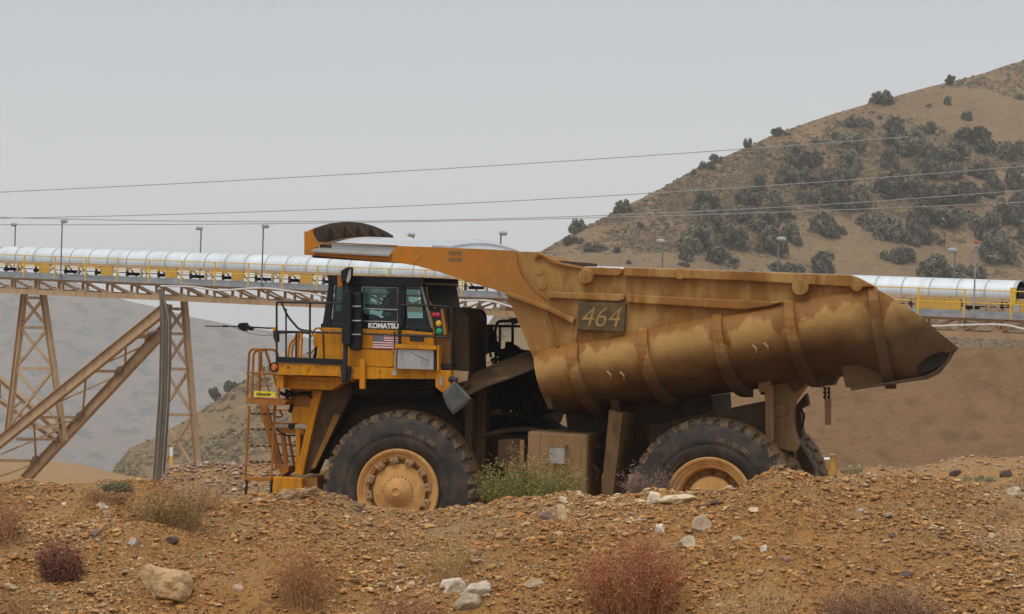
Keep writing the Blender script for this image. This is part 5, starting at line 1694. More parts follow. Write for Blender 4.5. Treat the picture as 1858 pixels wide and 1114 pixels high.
# ------------------------------------------------------------------ junipers and scrub
ICO = None
def leaf_cloud(n, shape, seed, size, c0, c1):
    """leaf-sized faces spread through a crown; shape(p) says whether a point of the unit cube is inside"""
    rg = np.random.default_rng(seed)
    V, Fc, Co = [], [], []
    cl = [(rg.uniform(-0.8, 0.8), rg.uniform(-0.8, 0.8), rg.uniform(0.05, 0.9), rg.uniform(0.25, 0.42)) for _ in range(16)]
    k = 0
    while k < n:
        c = cl[rg.integers(len(cl))]
        d = rg.normal(size=3)
        d /= np.linalg.norm(d)
        p = np.array(c[:3]) + d * c[3] * rg.uniform(0.55, 1.0) * np.array((1, 1, 0.95))
        if not shape(p) or p[2] < 0: continue
        a = rg.normal(size=3); a /= np.linalg.norm(a)
        b = np.cross(a, d); b /= max(np.linalg.norm(b), 1e-6)
        s = size * rg.uniform(0.6, 1.4)
        n0 = len(V)
        V += [tuple(p - a * s), tuple(p + b * s * 0.5), tuple(p + a * s * 1.3), tuple(p - b * s * 0.5)]
        Fc.append((n0, n0 + 1, n0 + 2, n0 + 3))
        t = rg.uniform()
        co_ = [c0[i] + (c1[i] - c0[i]) * t for i in range(3)] + [1]
        Co += [co_] * 4
        k += 1
    return V, Fc, Co
K['leaf'] = MC('juniper_foliage', 0.8, 0.25, 3, vary=0.28)
K['bark'] = M('grey_brown_bark', (0.12, 0.085, 0.06), (0.08, 0.06, 0.045), 8, 0.9)
DG, LG = (0.095, 0.087, 0.052), (0.150, 0.133, 0.077)
shapes = [lambda p: (p[0] ** 2 + p[1] ** 2) < 1.0 * (1 - (p[2] * 0.85) ** 2) + 0.02,
          lambda p: (p[0] ** 2 + p[1] ** 2) < 1.0 * max(0, 1 - (p[2] * 0.86) ** 1.6),
          lambda p: (p[0] ** 2 + p[1] ** 2) < (0.55 + 0.5 * math.sin(min(p[2], 1.1) * 2.6)) ** 2 and p[2] < 1.2,
          lambda p: ((p[0] * 0.9) ** 2 + p[1] ** 2) < 0.95 * (1 - (p[2] * 0.98) ** 3)]
PROTO = []
for k in range(4):
    Vv, Ff, Cc = leaf_cloud(1900, shapes[k], 50 + k, 0.10, DG, LG)
    me = bpy.data.meshes.new('crown')
    me.from_pydata(Vv, [], Ff)
    me.materials.append(K['leaf'])
    at = me.color_attributes.new('Col', 'FLOAT_COLOR', 'POINT')
    at.data.foreach_set('color', np.array(Cc, dtype=np.float32).ravel())
    tm = MB()
    tm.tube([(0, 0, -0.25), (0.02, 0, 0.2), (0.06, 0.03, 0.6)], [0.09, 0.06, 0.03], 7)
    tm.tube([(0.01, 0, 0.05), (-0.2, 0.1, 0.35), (-0.35, 0.12, 0.6)], [0.06, 0.04, 0.02], 6)
    tm.tube([(0.0, 0, 0.1), (0.22, -0.1, 0.4), (0.38, -0.15, 0.55)], [0.05, 0.035, 0.02], 6)
    to = tm.build('trunk', K['bark'])
    PROTO.append((me, to.data))
    bpy.data.objects.remove(to)
Z = 878 / 1858
TREES = [  # (x, y in the zoom of the hill, width), kind, aspect; photo = 980 + x*Z, 100 + y*Z
    (140, 660, 62, 0, 0.8), (130, 710, 68, 3, 0.6), (210, 737, 68, 3, 0.6), (318, 583, 58, 0, 0.8), (590, 450, 18, 1, 1.1), (635, 422, 55, 3, 0.6), (674, 396, 46, 0, 0.6), (800, 345, 30, 2, 1.3), (922, 293, 62, 3, 0.5),
    (1312, 165, 78, 0, 0.62), (1572, 98, 36, 2, 0.95), (1225, 255, 90, 3, 0.55), (1185, 327, 104, 3, 0.6), (975, 383, 74, 0, 1.0), (1030, 398, 90, 3, 0.75), (1190, 408, 78, 1, 0.95), (942, 462, 70, 1, 0.95), (1022, 472, 76, 1, 0.85),
    (1118, 472, 94, 0, 0.7), (1185, 470, 66, 2, 0.9), (1362, 300, 104, 1, 0.95), (1425, 335, 112, 0, 0.9), (1495, 280, 46, 0, 0.9), (1645, 245, 46, 2, 0.95), (1660, 302, 104, 3, 0.6), (1728, 345, 92, 3, 0.65), (1815, 360, 96, 3, 0.75),
    (1590, 370, 108, 0, 0.65), (1342, 400, 62, 1, 1.3), (1492, 388, 80, 1, 1.0), (1490, 440, 92, 0, 0.8), (1572, 442, 92, 3, 0.75), (1362, 490, 140, 0, 0.65), (1700, 443, 96, 3, 0.7), (1740, 508, 78, 1, 1.05), (1822, 478, 84, 1, 1.1),
    (1600, 520, 140, 3, 0.6), (1470, 525, 98, 0, 0.8), (842, 497, 58, 1, 0.9), (800, 542, 92, 0, 0.75), (640, 570, 92, 0, 0.8), (1022, 540, 66, 3, 0.75), (900, 562, 70, 1, 1.0), (1130, 548, 120, 0, 0.72), (1236, 550, 92, 1, 0.9),
    (762, 602, 100, 3, 0.6), (640, 632, 82, 1, 1.1), (682, 655, 58, 1, 1.1), (922, 600, 104, 3, 0.6), (860, 642, 108, 0, 0.7), (600, 710, 136, 0, 0.72), (560, 762, 70, 1, 0.9), (700, 770, 104, 3, 0.62), (742, 700, 108, 0, 0.75),
    (888, 722, 108, 1, 0.9), (962, 690, 72, 1, 1.1), (1084, 660, 108, 1, 0.85), (1150, 682, 48, 0, 0.9), (1280, 640, 112, 3, 0.7), (1345, 680, 112, 0, 0.75), (1436, 690, 88, 1, 1.0), (1500, 697, 92, 3, 0.7), (1470, 612, 112, 1, 0.7),
    (1612, 618, 160, 3, 0.55), (1722, 668, 92, 1, 1.0), (1790, 612, 104, 0, 0.9), (1835, 590, 84, 1, 1.2), (1762, 742, 132, 0, 0.82), (1372, 768, 114, 3, 0.66), (1088, 808, 112, 1, 0.75), (945, 815, 110, 3, 0.45), (1518, 828, 132, 1, 0.7),
    (1640, 832, 110, 3, 0.6), (385, 655, 26, 0, 0.9), (295, 750, 28, 0, 0.9), (550, 806, 40, 3, 0.7), (1490, 202, 30, 0, 0.9), (1565, 186, 38, 1, 1.1), (1523, 160, 22, 0, 0.9), (1834, 160, 38, 3, 0.75), (1305, 241, 20, 0, 0.8),
    (1132, 306, 26, 0, 0.8), (850, 395, 15, 0, 0.8), (1880, 500, 80, 0, 0.8), (1870, 680, 90, 3, 0.8), (1066, 330, 34, 3, 0.4), (735, 812, 40, 3, 0.5), (340, 800, 22, 1, 1.0)]
NAMED = {0: 'round juniper lowest on the hill skyline, just above the rear of the truck canopy', 1: 'flat juniper just below the lowest skyline tree', 2: 'low juniper right of the flat one under the left skyline', 3: 'juniper on the skyline where the wires cross the ridge',
         4: 'tiny spiky shrub on the hill skyline below the twin bushes', 5: 'low leaning juniper on the skyline, left of a mushroom shaped one', 6: 'mushroom shaped juniper on the hill skyline', 7: 'narrow upright juniper on the skyline where the top wire meets the ridge',
         8: 'flat spreading bush on the skyline halfway up the ridge', 9: 'large domed juniper highest but one on the skyline', 10: 'small round juniper highest on the hill skyline', 11: 'wide juniper alone in the grass below the large domed skyline tree',
         68: 'juniper low on the slope just left of the red beacon pole row', 67: 'big dark juniper right behind the red beacon', 71: 'juniper behind the conveyor hood left of the right hand lamp post'}
ORD = 'first second third fourth fifth sixth seventh eighth ninth tenth eleventh twelfth thirteenth fourteenth fifteenth sixteenth seventeenth eighteenth nineteenth twentieth'.split()
ORD += ['twenty-' + o for o in ORD[:9]] + ['thirtieth'] + ['thirty-' + o for o in ORD[:9]]
def band(u, v):
    if v < interp(u, [(1200, 350), (1500, 329), (1858, 301)]): return 'above the upper wire'
    if v < interp(u, [(1200, 392), (1500, 384), (1858, 366)]): return 'between the wires'
    return 'below the lowest wire'
rows = {}
for i, t in enumerate(TREES):
    u, v = 980 + t[0] * Z, 100 + t[1] * Z
    if i not in NAMED: rows.setdefault(band(u, v), []).append((u, i))
LAB = dict(NAMED)
for bname, L in rows.items():
    for k, (u, i) in enumerate(sorted(L)):
        t = TREES[i]
        size = 'tiny' if t[2] < 32 else 'small' if t[2] < 62 else 'large' if t[2] > 100 else 'medium'
        shp = {0: 'rounded', 1: 'pointed', 2: 'upright', 3: 'spreading'}[t[3]]
        LAB[i] = '%s %s juniper on the hillside, %s from the left %s' % (size, shp, ORD[k], bname)
def plant_tree(u, v, wpx, kind, asp, label, hl, group='junipers on the hillside'):
    hpx = wpx * asp
    p = hl.find(u, v + hpx * 0.45)
    s = wpx * 0.64 / (F / p.y)
    r = empty('juniper_tree', p)
    r.rotation_euler = (0, 0, random.uniform(0, 6.28))
    r.scale = (s, s, s * asp * 1.55)
    tag(r, label, 'tree', group)
    for nm, md in (('crown', PROTO[kind][0]), ('trunk', PROTO[kind][1])):
        o = bpy.data.objects.new(nm, md)
        COL.objects.link(o)
        o.parent = r
for i, t in enumerate(TREES):
    plant_tree(980 + t[0] * Z, 100 + t[1] * Z, t[2] * Z, t[3], t[4], LAB[i], hill)
for (u, v, w_, k, a, l) in ((391, 714, 20, 2, 1.1, 'dark bush on the skyline of the small hill behind the boarding ladder, leftmost'), (414, 696, 18, 1, 1.0, 'smaller bush just right of the leftmost one on the small hill skyline'), (424, 690, 12, 0, 0.9, 'tiny bush topmost on the small hill left of the ladder')):
    plant_tree(u, v, w_, k, a, l, mid_hill, 'bushes on the small hill')

# sagebrush: low tufts all over both hillsides, too many to count
def scrub():
    rg = np.random.default_rng(3)
    V, Fc, Co = [], [], []
    def put(p, s, c):
        n0 = len(V)
        m_ = 6
        for k in range(m_):
            a = 2 * math.pi * k / m_ + rg.uniform(0, 0.6)
            rr = s * rg.uniform(0.7, 1.2)
            V.append((p.x + rr * math.cos(a), p.y + rr * math.sin(a), p.z - 0.05))
            V.append((p.x + rr * 0.75 * math.cos(a + 0.3), p.y + rr * 0.75 * math.sin(a + 0.3), p.z + s * rg.uniform(0.4, 0.8)))
        V.append((p.x, p.y, p.z + s * rg.uniform(0.6, 0.95)))
        for k in range(m_):
            a, b = n0 + 2 * k, n0 + 2 * ((k + 1) % m_)
            Fc.append((a, b, b + 1, a + 1))
            Fc.append((a + 1, b + 1, n0 + 2 * m_))
        f = rg.uniform(0.7, 1.3)
        Co.extend([(c[0] * f, c[1] * f, c[2] * f, 1)] * (2 * m_ + 1))
    for _ in range(32000):
        u = rg.uniform(900, 1900)
        t = rg.uniform(0.30, 1.0)
        p = hill.point(u, t)
        if noise.noise(Vector((p.x * 0.05, p.y * 0.05, 5))) < rg.uniform(-0.95, 0.25): continue
        c = (0.105, 0.076, 0.044) if rg.uniform() < 0.6 else (0.16, 0.115, 0.062) if rg.uniform() < 0.8 else (0.075, 0.062, 0.037)
        put(p, rg.uniform(0.15, 0.6), c)
    for _ in range(2600):
        u = rg.uniform(200, 560)
        t = rg.uniform(0.05, 1.0)
        p = mid_hill.point(u, t)
        if noise.noise(Vector((p.x * 0.09, p.y * 0.09, 8))) < rg.uniform(-0.6, 0.3): continue
        put(p, rg.uniform(0.15, 0.6), (0.11, 0.088, 0.047) if rg.uniform() < 0.7 else (0.2, 0.145, 0.07))
    o = np_mesh('scrub', np.array(V), Fc, K['leaf'], Co)
    tag(o, 'low dry sagebrush and grass tufts scattered over the hillsides', 'scrub', kind='stuff')
scrub()

# ------------------------------------------------------------------ stones on the berm
K['stone'] = MC('stone', 0.85, 0.22, 9, 0.35, 18)
def base_rock(seed, n=1, jag=0.28, flatz=0.7):
    """a faceted stone: a subdivided octahedron cut by random planes"""
    rg = np.random.default_rng(seed)
    import bmesh
    bm = bmesh.new()
    bmesh.ops.create_icosphere(bm, subdivisions=n, radius=1)
    vs = np.array([v.co[:] for v in bm.verts])
    fs = [tuple(v.index for v in f.verts) for f in bm.faces]
    bm.free()
    for _ in range(9):
        d = rg.normal(size=3); d /= np.linalg.norm(d)
        h = rg.uniform(0.5, 0.85)
        k = vs @ d
        vs = vs - np.outer(np.clip(k - h, 0, None), d)
    if n > 1:
        o_ = rg.uniform(0, 50, 3)
        for i in range(len(vs)):
            q = Vector(vs[i] * 1.6 + o_)
            vs[i] *= 1 + jag * 0.35 * noise.fractal(q, 0.9, 2.1, 5) + jag * 0.10 * (noise.noise(q * 5.0))
    else:
        vs += rg.normal(size=vs.shape) * jag * 0.12
    vs *= np.array((1, rg.uniform(0.6, 0.9), flatz * rg.uniform(0.7, 1.1)))
    return vs, fs
def gravel():
    rg = np.random.default_rng(11)
    protos = [base_rock(100 + k, 1, 0.5, 0.6) for k in range(5)]
    # a coarse 12-vertex stone for the smallest ones
    import bmesh
    bm = bmesh.new(); bmesh.ops.create_icosphere(bm, subdivisions=1, radius=1)
    bm.free()
    small = []
    for k in range(6):
        v = np.array([(1, 0, 0), (-0.9, 0.2, 0), (0.1, 1, 0), (0, -1, 0.1), (0.1, 0, 0.7), (0, 0.1, -0.7), (0.6, 0.6, 0.35), (-0.5, -0.6, 0.3)], float)
        v = v[:6] * rg.uniform(0.6, 1.2, (6, 1))
        small.append((v, [(0, 2, 4), (2, 1, 4), (1, 3, 4), (3, 0, 4), (2, 0, 5), (1, 2, 5), (3, 1, 5), (0, 3, 5)]))
    pal = [((0.42, 0.20, 0.055), 7.5), ((0.35, 0.15, 0.042), 6.0), ((0.47, 0.27, 0.095), 4.0), ((0.19, 0.10, 0.04), 4.5), ((0.48, 0.33, 0.16), 1.4), ((0.28, 0.22, 0.15), 1.2), ((0.11, 0.068, 0.044), 2.2), ((0.55, 0.44, 0.29), 0.5)]
    pw = np.array([p[1] for p in pal]); pw /= pw.sum()
    pc = np.array([p[0] for p in pal])
    VV, FF, CC = [], [], []
    nv = 0
    N = 130000
    for i in range(N):
        u = rg.uniform(-60, 1920)
        yc = crest_y(u)
        if rg.uniform() < 0.93: y = rg.uniform(28.9, yc + 0.9)
        else: y = rg.uniform(yc + 0.5, yc + 3)
        x = (u - U0) / F * y
        cl = noise.noise(Vector((x * 0.55, y * 0.55, 2.0)))
        if noise.noise(Vector((x * 0.9, y * 1.3, 7.0))) + 0.5 * noise.noise(Vector((x * 3.1, y * 3.1, 4.0))) < rg.uniform(-0.75, 0.05): continue
        pale = sstep(0.05, 0.35, cl) + 0.6 * sstep(-2.5, -1.2, x) * sstep(3.2, 1.6, x) * sstep(31.5, 33.5, y) + 0.8 * sstep(4.9, 5.8, x)
        s = 0.0092 * (1 - rg.uniform()) ** -0.38
        s = min(s, 0.05) * (1 + 0.7 * max(0, noise.noise(Vector((x * 0.7, y * 0.7, 12.0)))))
        if rg.uniform() < 0.0045 * (1 + 1.2 * pale): s = rg.uniform(0.04, 0.085)
        z = ground_z(x, y)
        big = s > 0.032
        v, f = (protos if big else small)[rg.integers(5)]
        q = rg.normal(size=4); q /= np.linalg.norm(q)
        if big: q = np.array((math.cos(0.3), 0.12 * q[0], 0.12 * q[1], q[2])); q /= np.linalg.norm(q)
        w_, a, b, c = q
        Rm = np.array([[1 - 2 * (b * b + c * c), 2 * (a * b - c * w_), 2 * (a * c + b * w_)], [2 * (a * b + c * w_), 1 - 2 * (a * a + c * c), 2 * (b * c - a * w_)], [2 * (a * c - b * w_), 2 * (b * c + a * w_), 1 - 2 * (a * a + b * b)]])
        sc = s * rg.uniform(0.7, 1.3, 3) * np.array((1.15, 1.0, 0.65))
        vv = (v * sc) @ Rm.T + np.array((x, y, z + s * 0.25))
        VV.append(vv)
        FF += [tuple(k + nv for k in t) for t in f]
        nv += len(vv)
        col = pc[rg.choice(8, p=pw)] if rg.uniform() > 0.5 * pale else pc[rg.choice([4, 5, 7, 2, 4])]
        col = (col * 0.66 + np.array((0.37, 0.185, 0.065)) * 0.34) * rg.uniform(0.78, 1.18)
        CC.append(np.tile(np.append(col, 1), (len(vv), 1)))
    # stones of the heap behind the ladder
    for i in range(5000):
        u = rg.uniform(285, 560)
        y = rg.uniform(60, 70)
        x = (u - U0) / F * y
        s = min(0.022 * (1 - rg.uniform()) ** -0.4, 0.09)
        v, f = small[rg.integers(5)]
        vv = v * s * rg.uniform(0.7, 1.3, 3) + np.array((x, y, ground_z(x, y) + s * 0.3))
        VV.append(vv)
        FF += [tuple(k + nv for k in t) for t in f]
        nv += len(vv)
        col = np.array([(0.33, 0.22, 0.15), (0.22, 0.14, 0.095), (0.45, 0.35, 0.27)][rg.choice(3, p=(0.5, 0.35, 0.15))]) * rg.uniform(0.8, 1.2)
        CC.append(np.tile(np.append(col, 1), (len(vv), 1)))
    # right hand rise
    for i in range(2500):
        u = rg.uniform(1520, 1900)
        y = rg.uniform(70, 88)
        x = (u - U0) / F * y
        s = min(0.02 * (1 - rg.uniform()) ** -0.4, 0.1)
        v, f = small[rg.integers(5)]
        vv = v * s * rg.uniform(0.7, 1.3, 3) + np.array((x, y, ground_z(x, y) + s * 0.3))
        VV.append(vv)
        FF += [tuple(k + nv for k in t) for t in f]
        nv += len(vv)
        col = np.array([(0.36, 0.22, 0.11), (0.25, 0.15, 0.08), (0.44, 0.32, 0.2)][rg.choice(3)]) * rg.uniform(0.8, 1.2)
        CC.append(np.tile(np.append(col, 1), (len(vv), 1)))
    o = np_mesh('gravel', np.vstack(VV), FF, K['stone'], np.vstack(CC))
    tag(o, 'loose orange and tan gravel covering the berm in front of the truck', 'gravel', kind='stuff')
gravel()

def ground_hit(u, v):
    """where the sight line of a photo point meets the berm"""
    y = 28.6
    while y < 95:
        p = world(u, v, y)
        if p.z <= ground_z(p.x, p.y): return p
        y += 0.04
    return world(u, v, 40)
def rock(u, v, w, h, col, label, seed, sub=2, rot=None, jag=0.3, dy=None, name='rock', cat='rock', group=None, asp=0.8):
    """(u, v) is the rock's foot in the photo, w and h its size in pixels"""
    p = ground_hit(u, v) if dy is None else world(u, v, dy)
    s = F / p.y
    vs, fs = base_rock(seed, sub + 2, jag, 1.0)
    ext = vs.max(0) - vs.min(0)
    vs = (vs - (vs.max(0) + vs.min(0)) / 2) / ext * np.array((w / s, w / s * asp, h / s * 1.25))
    a = random.uniform(-0.25, 0.25) if rot is None else rot
    ca, sa = math.cos(a), math.sin(a)
    vs = np.stack((vs[:, 0] * ca - vs[:, 2] * sa, vs[:, 1], vs[:, 0] * sa + vs[:, 2] * ca), 1)
    vs[:, 2] += h / s * 0.31
    rg = np.random.default_rng(seed + 1)
    cc = np.tile(np.array((*col, 1.0)), (len(vs), 1))
    for i in range(len(vs)):
        q = Vector(vs[i]) * (3.5 * s / w * 30 / 30) * 1.2 + Vector((seed, 0, 0))
        f = noise.fractal(q * 3, 0.9, 2.0, 4)
        cc[i, :3] *= 1 + 0.28 * f
        cc[i, 1:3] *= 1 - 0.30 * max(0, noise.noise(q * 1.6 + Vector((5, 5, 5))))
    o = np_mesh(name, vs, fs, K['stone'], cc)
    o.location = p + Vector((0, w / s * asp * 0.3, 0))
    tag(o, label, cat, group)
    return o
CRM, WHT, GRY, BRN, DRK, ORG = (0.46, 0.34, 0.19), (0.52, 0.45, 0.34), (0.34, 0.31, 0.28), (0.22, 0.14, 0.095), (0.10, 0.065, 0.055), (0.47, 0.26, 0.12)
rock(292, 1090, 108, 66, (0.44, 0.30, 0.15), 'large cream and orange boulder half buried in the berm at lower left', 1, 3, -0.12, name='boulder', cat='boulder')
rock(332, 1092, 32, 48, (0.52, 0.38, 0.20), 'tilted cream slab split off the right side of the large boulder', 2, 2, 0.45, dy=30.55)
rock(262, 1035, 46, 15, (0.33, 0.22, 0.12), 'flat brownish stone resting on top of the large boulder', 3, 2, -0.1, dy=30.7)
rock(822, 1076, 48, 30, WHT, 'white angular rock left of the split pair at bottom centre', 4, 2, -0.1)
rock(868, 1088, 54, 34, (0.46, 0.40, 0.30), 'grey white rock right half of the split pair at bottom centre', 5, 2, 0.35)
rock(846, 1106, 54, 34, (0.33, 0.27, 0.17), 'olive brown rock below the split white pair', 6, 2, 0.2)
rock(183, 924, 19, 15, WHT, 'small round white rock near the crest at left', 7, 2, 0)
rock(193, 924, 10, 7, WHT, 'white pebble against the right side of the round white rock', 8, 1, 0)
rock(117, 919, 14, 9, WHT, 'low white stone near the crest, left of the round white rock', 9, 1, 0)
rock(312, 988, 26, 16, DRK, 'dark maroon rock on the slope above the large boulder', 10, 2, 0.15)
rock(239, 990, 20, 14, GRY, 'grey pointed stone on the slope right of the dark red bush', 11, 2, 0.2)
rock(172, 977, 24, 16, (0.17, 0.12, 0.085), 'dull brown grey stone above the dark red bush', 12, 2, 0.3)
rock(18, 1072, 24, 17, (0.42, 0.36, 0.25), 'cream grey rock at the left edge beside the dark red bush', 13, 2, 0.1)
rock(431, 1075, 22, 16, (0.38, 0.26, 0.18), 'pinkish tan stone right of the large boulder', 14, 2, 0.2)
rock(332, 955, 18, 14, (0.42, 0.33, 0.22), 'tan stone on the upper slope above the maroon rock', 15, 2, 0)
rock(1020, 944, 19, 32, (0.50, 0.38, 0.22), 'upright cream block near the crest below the green bush', 16, 2, 0.08)
rock(994, 946, 27, 22, (0.20, 0.13, 0.11), 'purple brown rock left of the upright cream block', 17, 2, 0.1)
rock(1022, 912, 14, 14, (0.56, 0.46, 0.30), 'cream stone on the crest above the upright block', 18, 2, 0.3)
rock(1186, 914, 30, 24, (0.56, 0.50, 0.36), 'pale faceted rock on the crest left of the long flat cream rock', 19, 2, 0)
rock(1230, 913, 68, 17, (0.54, 0.44, 0.27), 'long flat cream rock on the crest in front of the rear wheel', 20, 2, 0.03)
rock(1160, 914, 26, 9, (0.52, 0.40, 0.23), 'thin curved cream stone on the crest left of the pale rocks', 21, 2, 0.1)
rock(1274, 967, 37, 36, (0.36, 0.28, 0.18), 'rounded tan boulder on the slope below the long flat cream rock', 22, 2, 0.1, name='boulder', cat='boulder')
rock(1246, 998, 32, 28, (0.48, 0.40, 0.27), 'cream rock behind the big red bush', 23, 2, 0.0)
rock(1199, 968, 20, 20, (0.58, 0.52, 0.40), 'white slanted stone above the big red bush', 24, 2, 0.6)
rock(1159, 949, 16, 10, GRY, 'small grey white stone above and left of the slanted one', 25, 1, 0)
rock(1371, 930, 28, 10, (0.54, 0.46, 0.30), 'flat pale flake on the slope right of the rounded tan boulder', 26, 2, -0.15)
rock(1338, 987, 22, 16, (0.36, 0.29, 0.16), 'squarish olive tan stone below the rounded boulder', 27, 2, -0.1)
rock(1386, 1001, 15, 13, WHT, 'bright white cube-like stone in the middle of the right slope', 28, 1, 0.2)
rock(1423, 1023, 20, 17, (0.26, 0.17, 0.13), 'brownish red stone below the white cube-like stone', 29, 2, 0)
rock(1444, 917, 26, 11, ORG, 'orange flat stone high on the right slope', 30, 2, 0.05)
rock(1302, 918, 24, 13, DRK, 'dark brown rock left of the orange flat stone, under the rear wheel', 31, 2, 0.1)
rock(1644, 1049, 26, 15, DRK, 'dark maroon stone on the lower right slope', 32, 2, -0.1)
rock(1799, 978, 16, 12, (0.52, 0.36, 0.26), 'pinkish stone on the slope near the right edge', 33, 2, 0)
rock(1620, 976, 16, 8, DRK, 'flat dark stone mid way up the right slope', 34, 1, 0.15)
rock(966, 1068, 44, 18, (0.34, 0.26, 0.15), 'flat olive tan stone sunk in the slope right of the split pair', 35, 2, 0.05)
rock(906, 977, 18, 12, (0.36, 0.22, 0.12), 'tan brown stone in the middle of the slope below the green bush', 36, 2, 0)
rock(870, 1008, 22, 10, (0.17, 0.10, 0.07), 'dark brown flat stone above the white split pair', 37, 1, 0.2)
rock(1840, 900, 34, 18, (0.44, 0.36, 0.25), 'pale rock on the crest at the right edge', 38, 2, 0)
rock(1560, 931, 18, 9, GRY, 'bluish grey stone high on the right slope', 39, 1, 0)
rock(693, 905, 26, 20, (0.22, 0.16, 0.11), 'dark lumpy rock on the crest in front of the front wheel hub', 40, 2, 0.1)
rock(560, 908, 44, 26, (0.27, 0.165, 0.08), 'brown clod on the crest at the foot of the front bumper', 41, 3, 0.1, jag=1.3)
rock(520, 908, 38, 22, (0.30, 0.20, 0.11), 'grey brown clod left of the one under the bumper', 42, 3, 0.0, jag=1.3)
rock(602, 920, 48, 24, (0.27, 0.17, 0.085), 'tan clod in front of the left edge of the front tyre', 43, 3, -0.2, jag=1.3)
rock(648, 927, 34, 16, (0.22, 0.14, 0.07), 'low brown clod under the front tyre', 44, 3, 0.1, jag=1.3)
rock(468, 915, 22, 12, (0.42, 0.34, 0.24), 'pale stone on the crest below the ladder', 45, 2, 0.1)
rock(1734, 862, 24, 10, DRK, 'dark slab leaning on the far mound at right', 46, 1, 0.35, dy=76)
rock(1826, 864, 26, 12, DRK, 'dark slab on the far mound nearest the right edge', 47, 1, 0.25, dy=76)
rock(1782, 868, 10, 6, DRK, 'small dark stone between the two dark slabs on the far mound', 48, 1, 0.2, dy=75)
rock(1576, 862, 10, 5, WHT, 'white stone on the gravel crest right of the bollard', 49, 1, 0, dy=None)

# ------------------------------------------------------------------ bushes and weeds
K['weed'] = MC('dry_weed', 0.85, 0.12, 6)
def bush(name, u, v, wpx, hpx, n_stem, n_leaf, cols, label, cat='bush', seed=1, stem=(0.22, 0.13, 0.07), spread=1.0, leaf=1.0, dy=None, upright=0.35, group=None, lean=0.0):
    """fine curved stems fanning from one foot, with many tiny leaves and seed heads along them"""
    rg = np.random.default_rng(seed)
    p0 = ground_hit(u, v) if dy is None else world(u, v, dy)
    s = F / p0.y
    W_, H_ = wpx / s / 2, hpx / s
    root = empty(name, p0)
    tag(root, label, cat, group)
    SV, SF, SC, LV, LF, LC = [], [], [], [], [], []
    def strip(a, b, w, c):
        d = b - a
        side = np.cross(d, rg.normal(size=3)); side /= max(np.linalg.norm(side), 1e-6)
        n0 = len(SV)
        SV.extend([a - side * w, a + side * w, b + side * w * 0.6, b - side * w * 0.6])
        SF.append((n0, n0 + 1, n0 + 2, n0 + 3))
        f = rg.uniform(0.7, 1.3)
        SC.extend([(c[0] * f, c[1] * f, c[2] * f, 1)] * 4)
    tips = []
    for k in range(n_stem):
        az_ = rg.uniform(0, 2 * math.pi)
        r_ = math.sqrt(rg.uniform(0, 1))
        hh = H_ * (upright + (1 - upright) * math.sqrt(max(0, 1 - (r_ * 0.95) ** 2))) * rg.uniform(0.42, 1.08)
        hh *= 0.86 + 0.34 * noise.noise(Vector((math.cos(az_) * 1.6 + seed, math.sin(az_) * 1.6, r_ * 2)))
        if noise.noise(Vector((math.cos(az_) * 2.2 * r_, math.sin(az_) * 2.2 * r_, seed * 3.3))) < -0.28: continue
        end = np.array((math.cos(az_) * W_ * r_ + lean * hh, math.sin(az_) * W_ * r_ * 0.8, hh))
        base = np.array((math.cos(az_) * W_ * 0.6 * r_, math.sin(az_) * W_ * 0.6 * r_, -0.04))
        ctrl = base * 0.5 + end * 0.5 + np.array((-end[0] * 0.12, -end[1] * 0.12, hh * 0.08)) * spread
        prev = base
        path = []
        for j in range(1, 7):
            t = j / 6
            q = base * (1 - t) ** 2 + ctrl * 2 * t * (1 - t) + end * t * t
            strip(prev, q, 0.0046 * (1.2 - t), stem)
            prev = q
            path.append((q, t))
        tips.append(path)
        for j in range(4):
            q, t = path[rg.integers(2, 6)]
            e_ = q + np.array((rg.normal() * 0.35, rg.normal() * 0.35, rg.uniform(0.2, 1))) * H_ * 0.16
            strip(q, e_, 0.002, stem)
            path.append((e_, min(1.0, t + 0.1)))
    for k in range(n_leaf):
        path = tips[rg.integers(len(tips))]
        q, t = path[rg.integers(1, len(path))]
        q = q + rg.normal(size=3) * 0.03
        a = rg.normal(size=3); a[2] = abs(a[2]); a /= np.linalg.norm(a)
        b = np.cross(a, rg.normal(size=3)); b /= max(np.linalg.norm(b), 1e-6)
        sz = rg.uniform(0.006, 0.015) * leaf
        n0 = len(LV)
        LV.extend([q - a * sz, q + b * sz * 0.45, q + a * sz * 1.2, q - b * sz * 0.45])
        LF.append((n0, n0 + 1, n0 + 2, n0 + 3))
        hfrac = min(max(q[2] / H_, 0), 0.999) + rg.normal() * 0.12
        c = cols[int(min(max(hfrac, 0), 0.999) * len(cols))]
        c = np.array(c[rg.integers(len(c))]) * rg.uniform(0.7, 1.3)
        LC.extend([(*c, 1)] * 4)
    for k in range(max(12, n_stem // 8)):
        a_ = rg.uniform(0, 6.28)
        r0 = W_ * rg.uniform(0.1, 1.1)
        q = np.array((math.cos(a_) * r0, math.sin(a_) * r0 * 0.7, 0.01))
        d = np.array((rg.normal(), rg.normal(), abs(rg.normal()) * 0.5)) * 0.09
        strip(q, q + d, 0.005, (stem[0] * 0.8, stem[1] * 0.8, stem[2] * 0.8))
    np_mesh('stems', np.array(SV), SF, K['weed'], SC, parent=root)
    np_mesh('leaves', np.array(LV), LF, K['weed'], LC, parent=root)
    return root
GRN, YGR, TAN, RST, RED, MRN, PNK, STR = (0.15, 0.15, 0.04), (0.26, 0.22, 0.06), (0.36, 0.22, 0.10), (0.38, 0.15, 0.05), (0.37, 0.10, 0.045), (0.20, 0.068, 0.045), (0.42, 0.19, 0.115), (0.50, 0.33, 0.15)
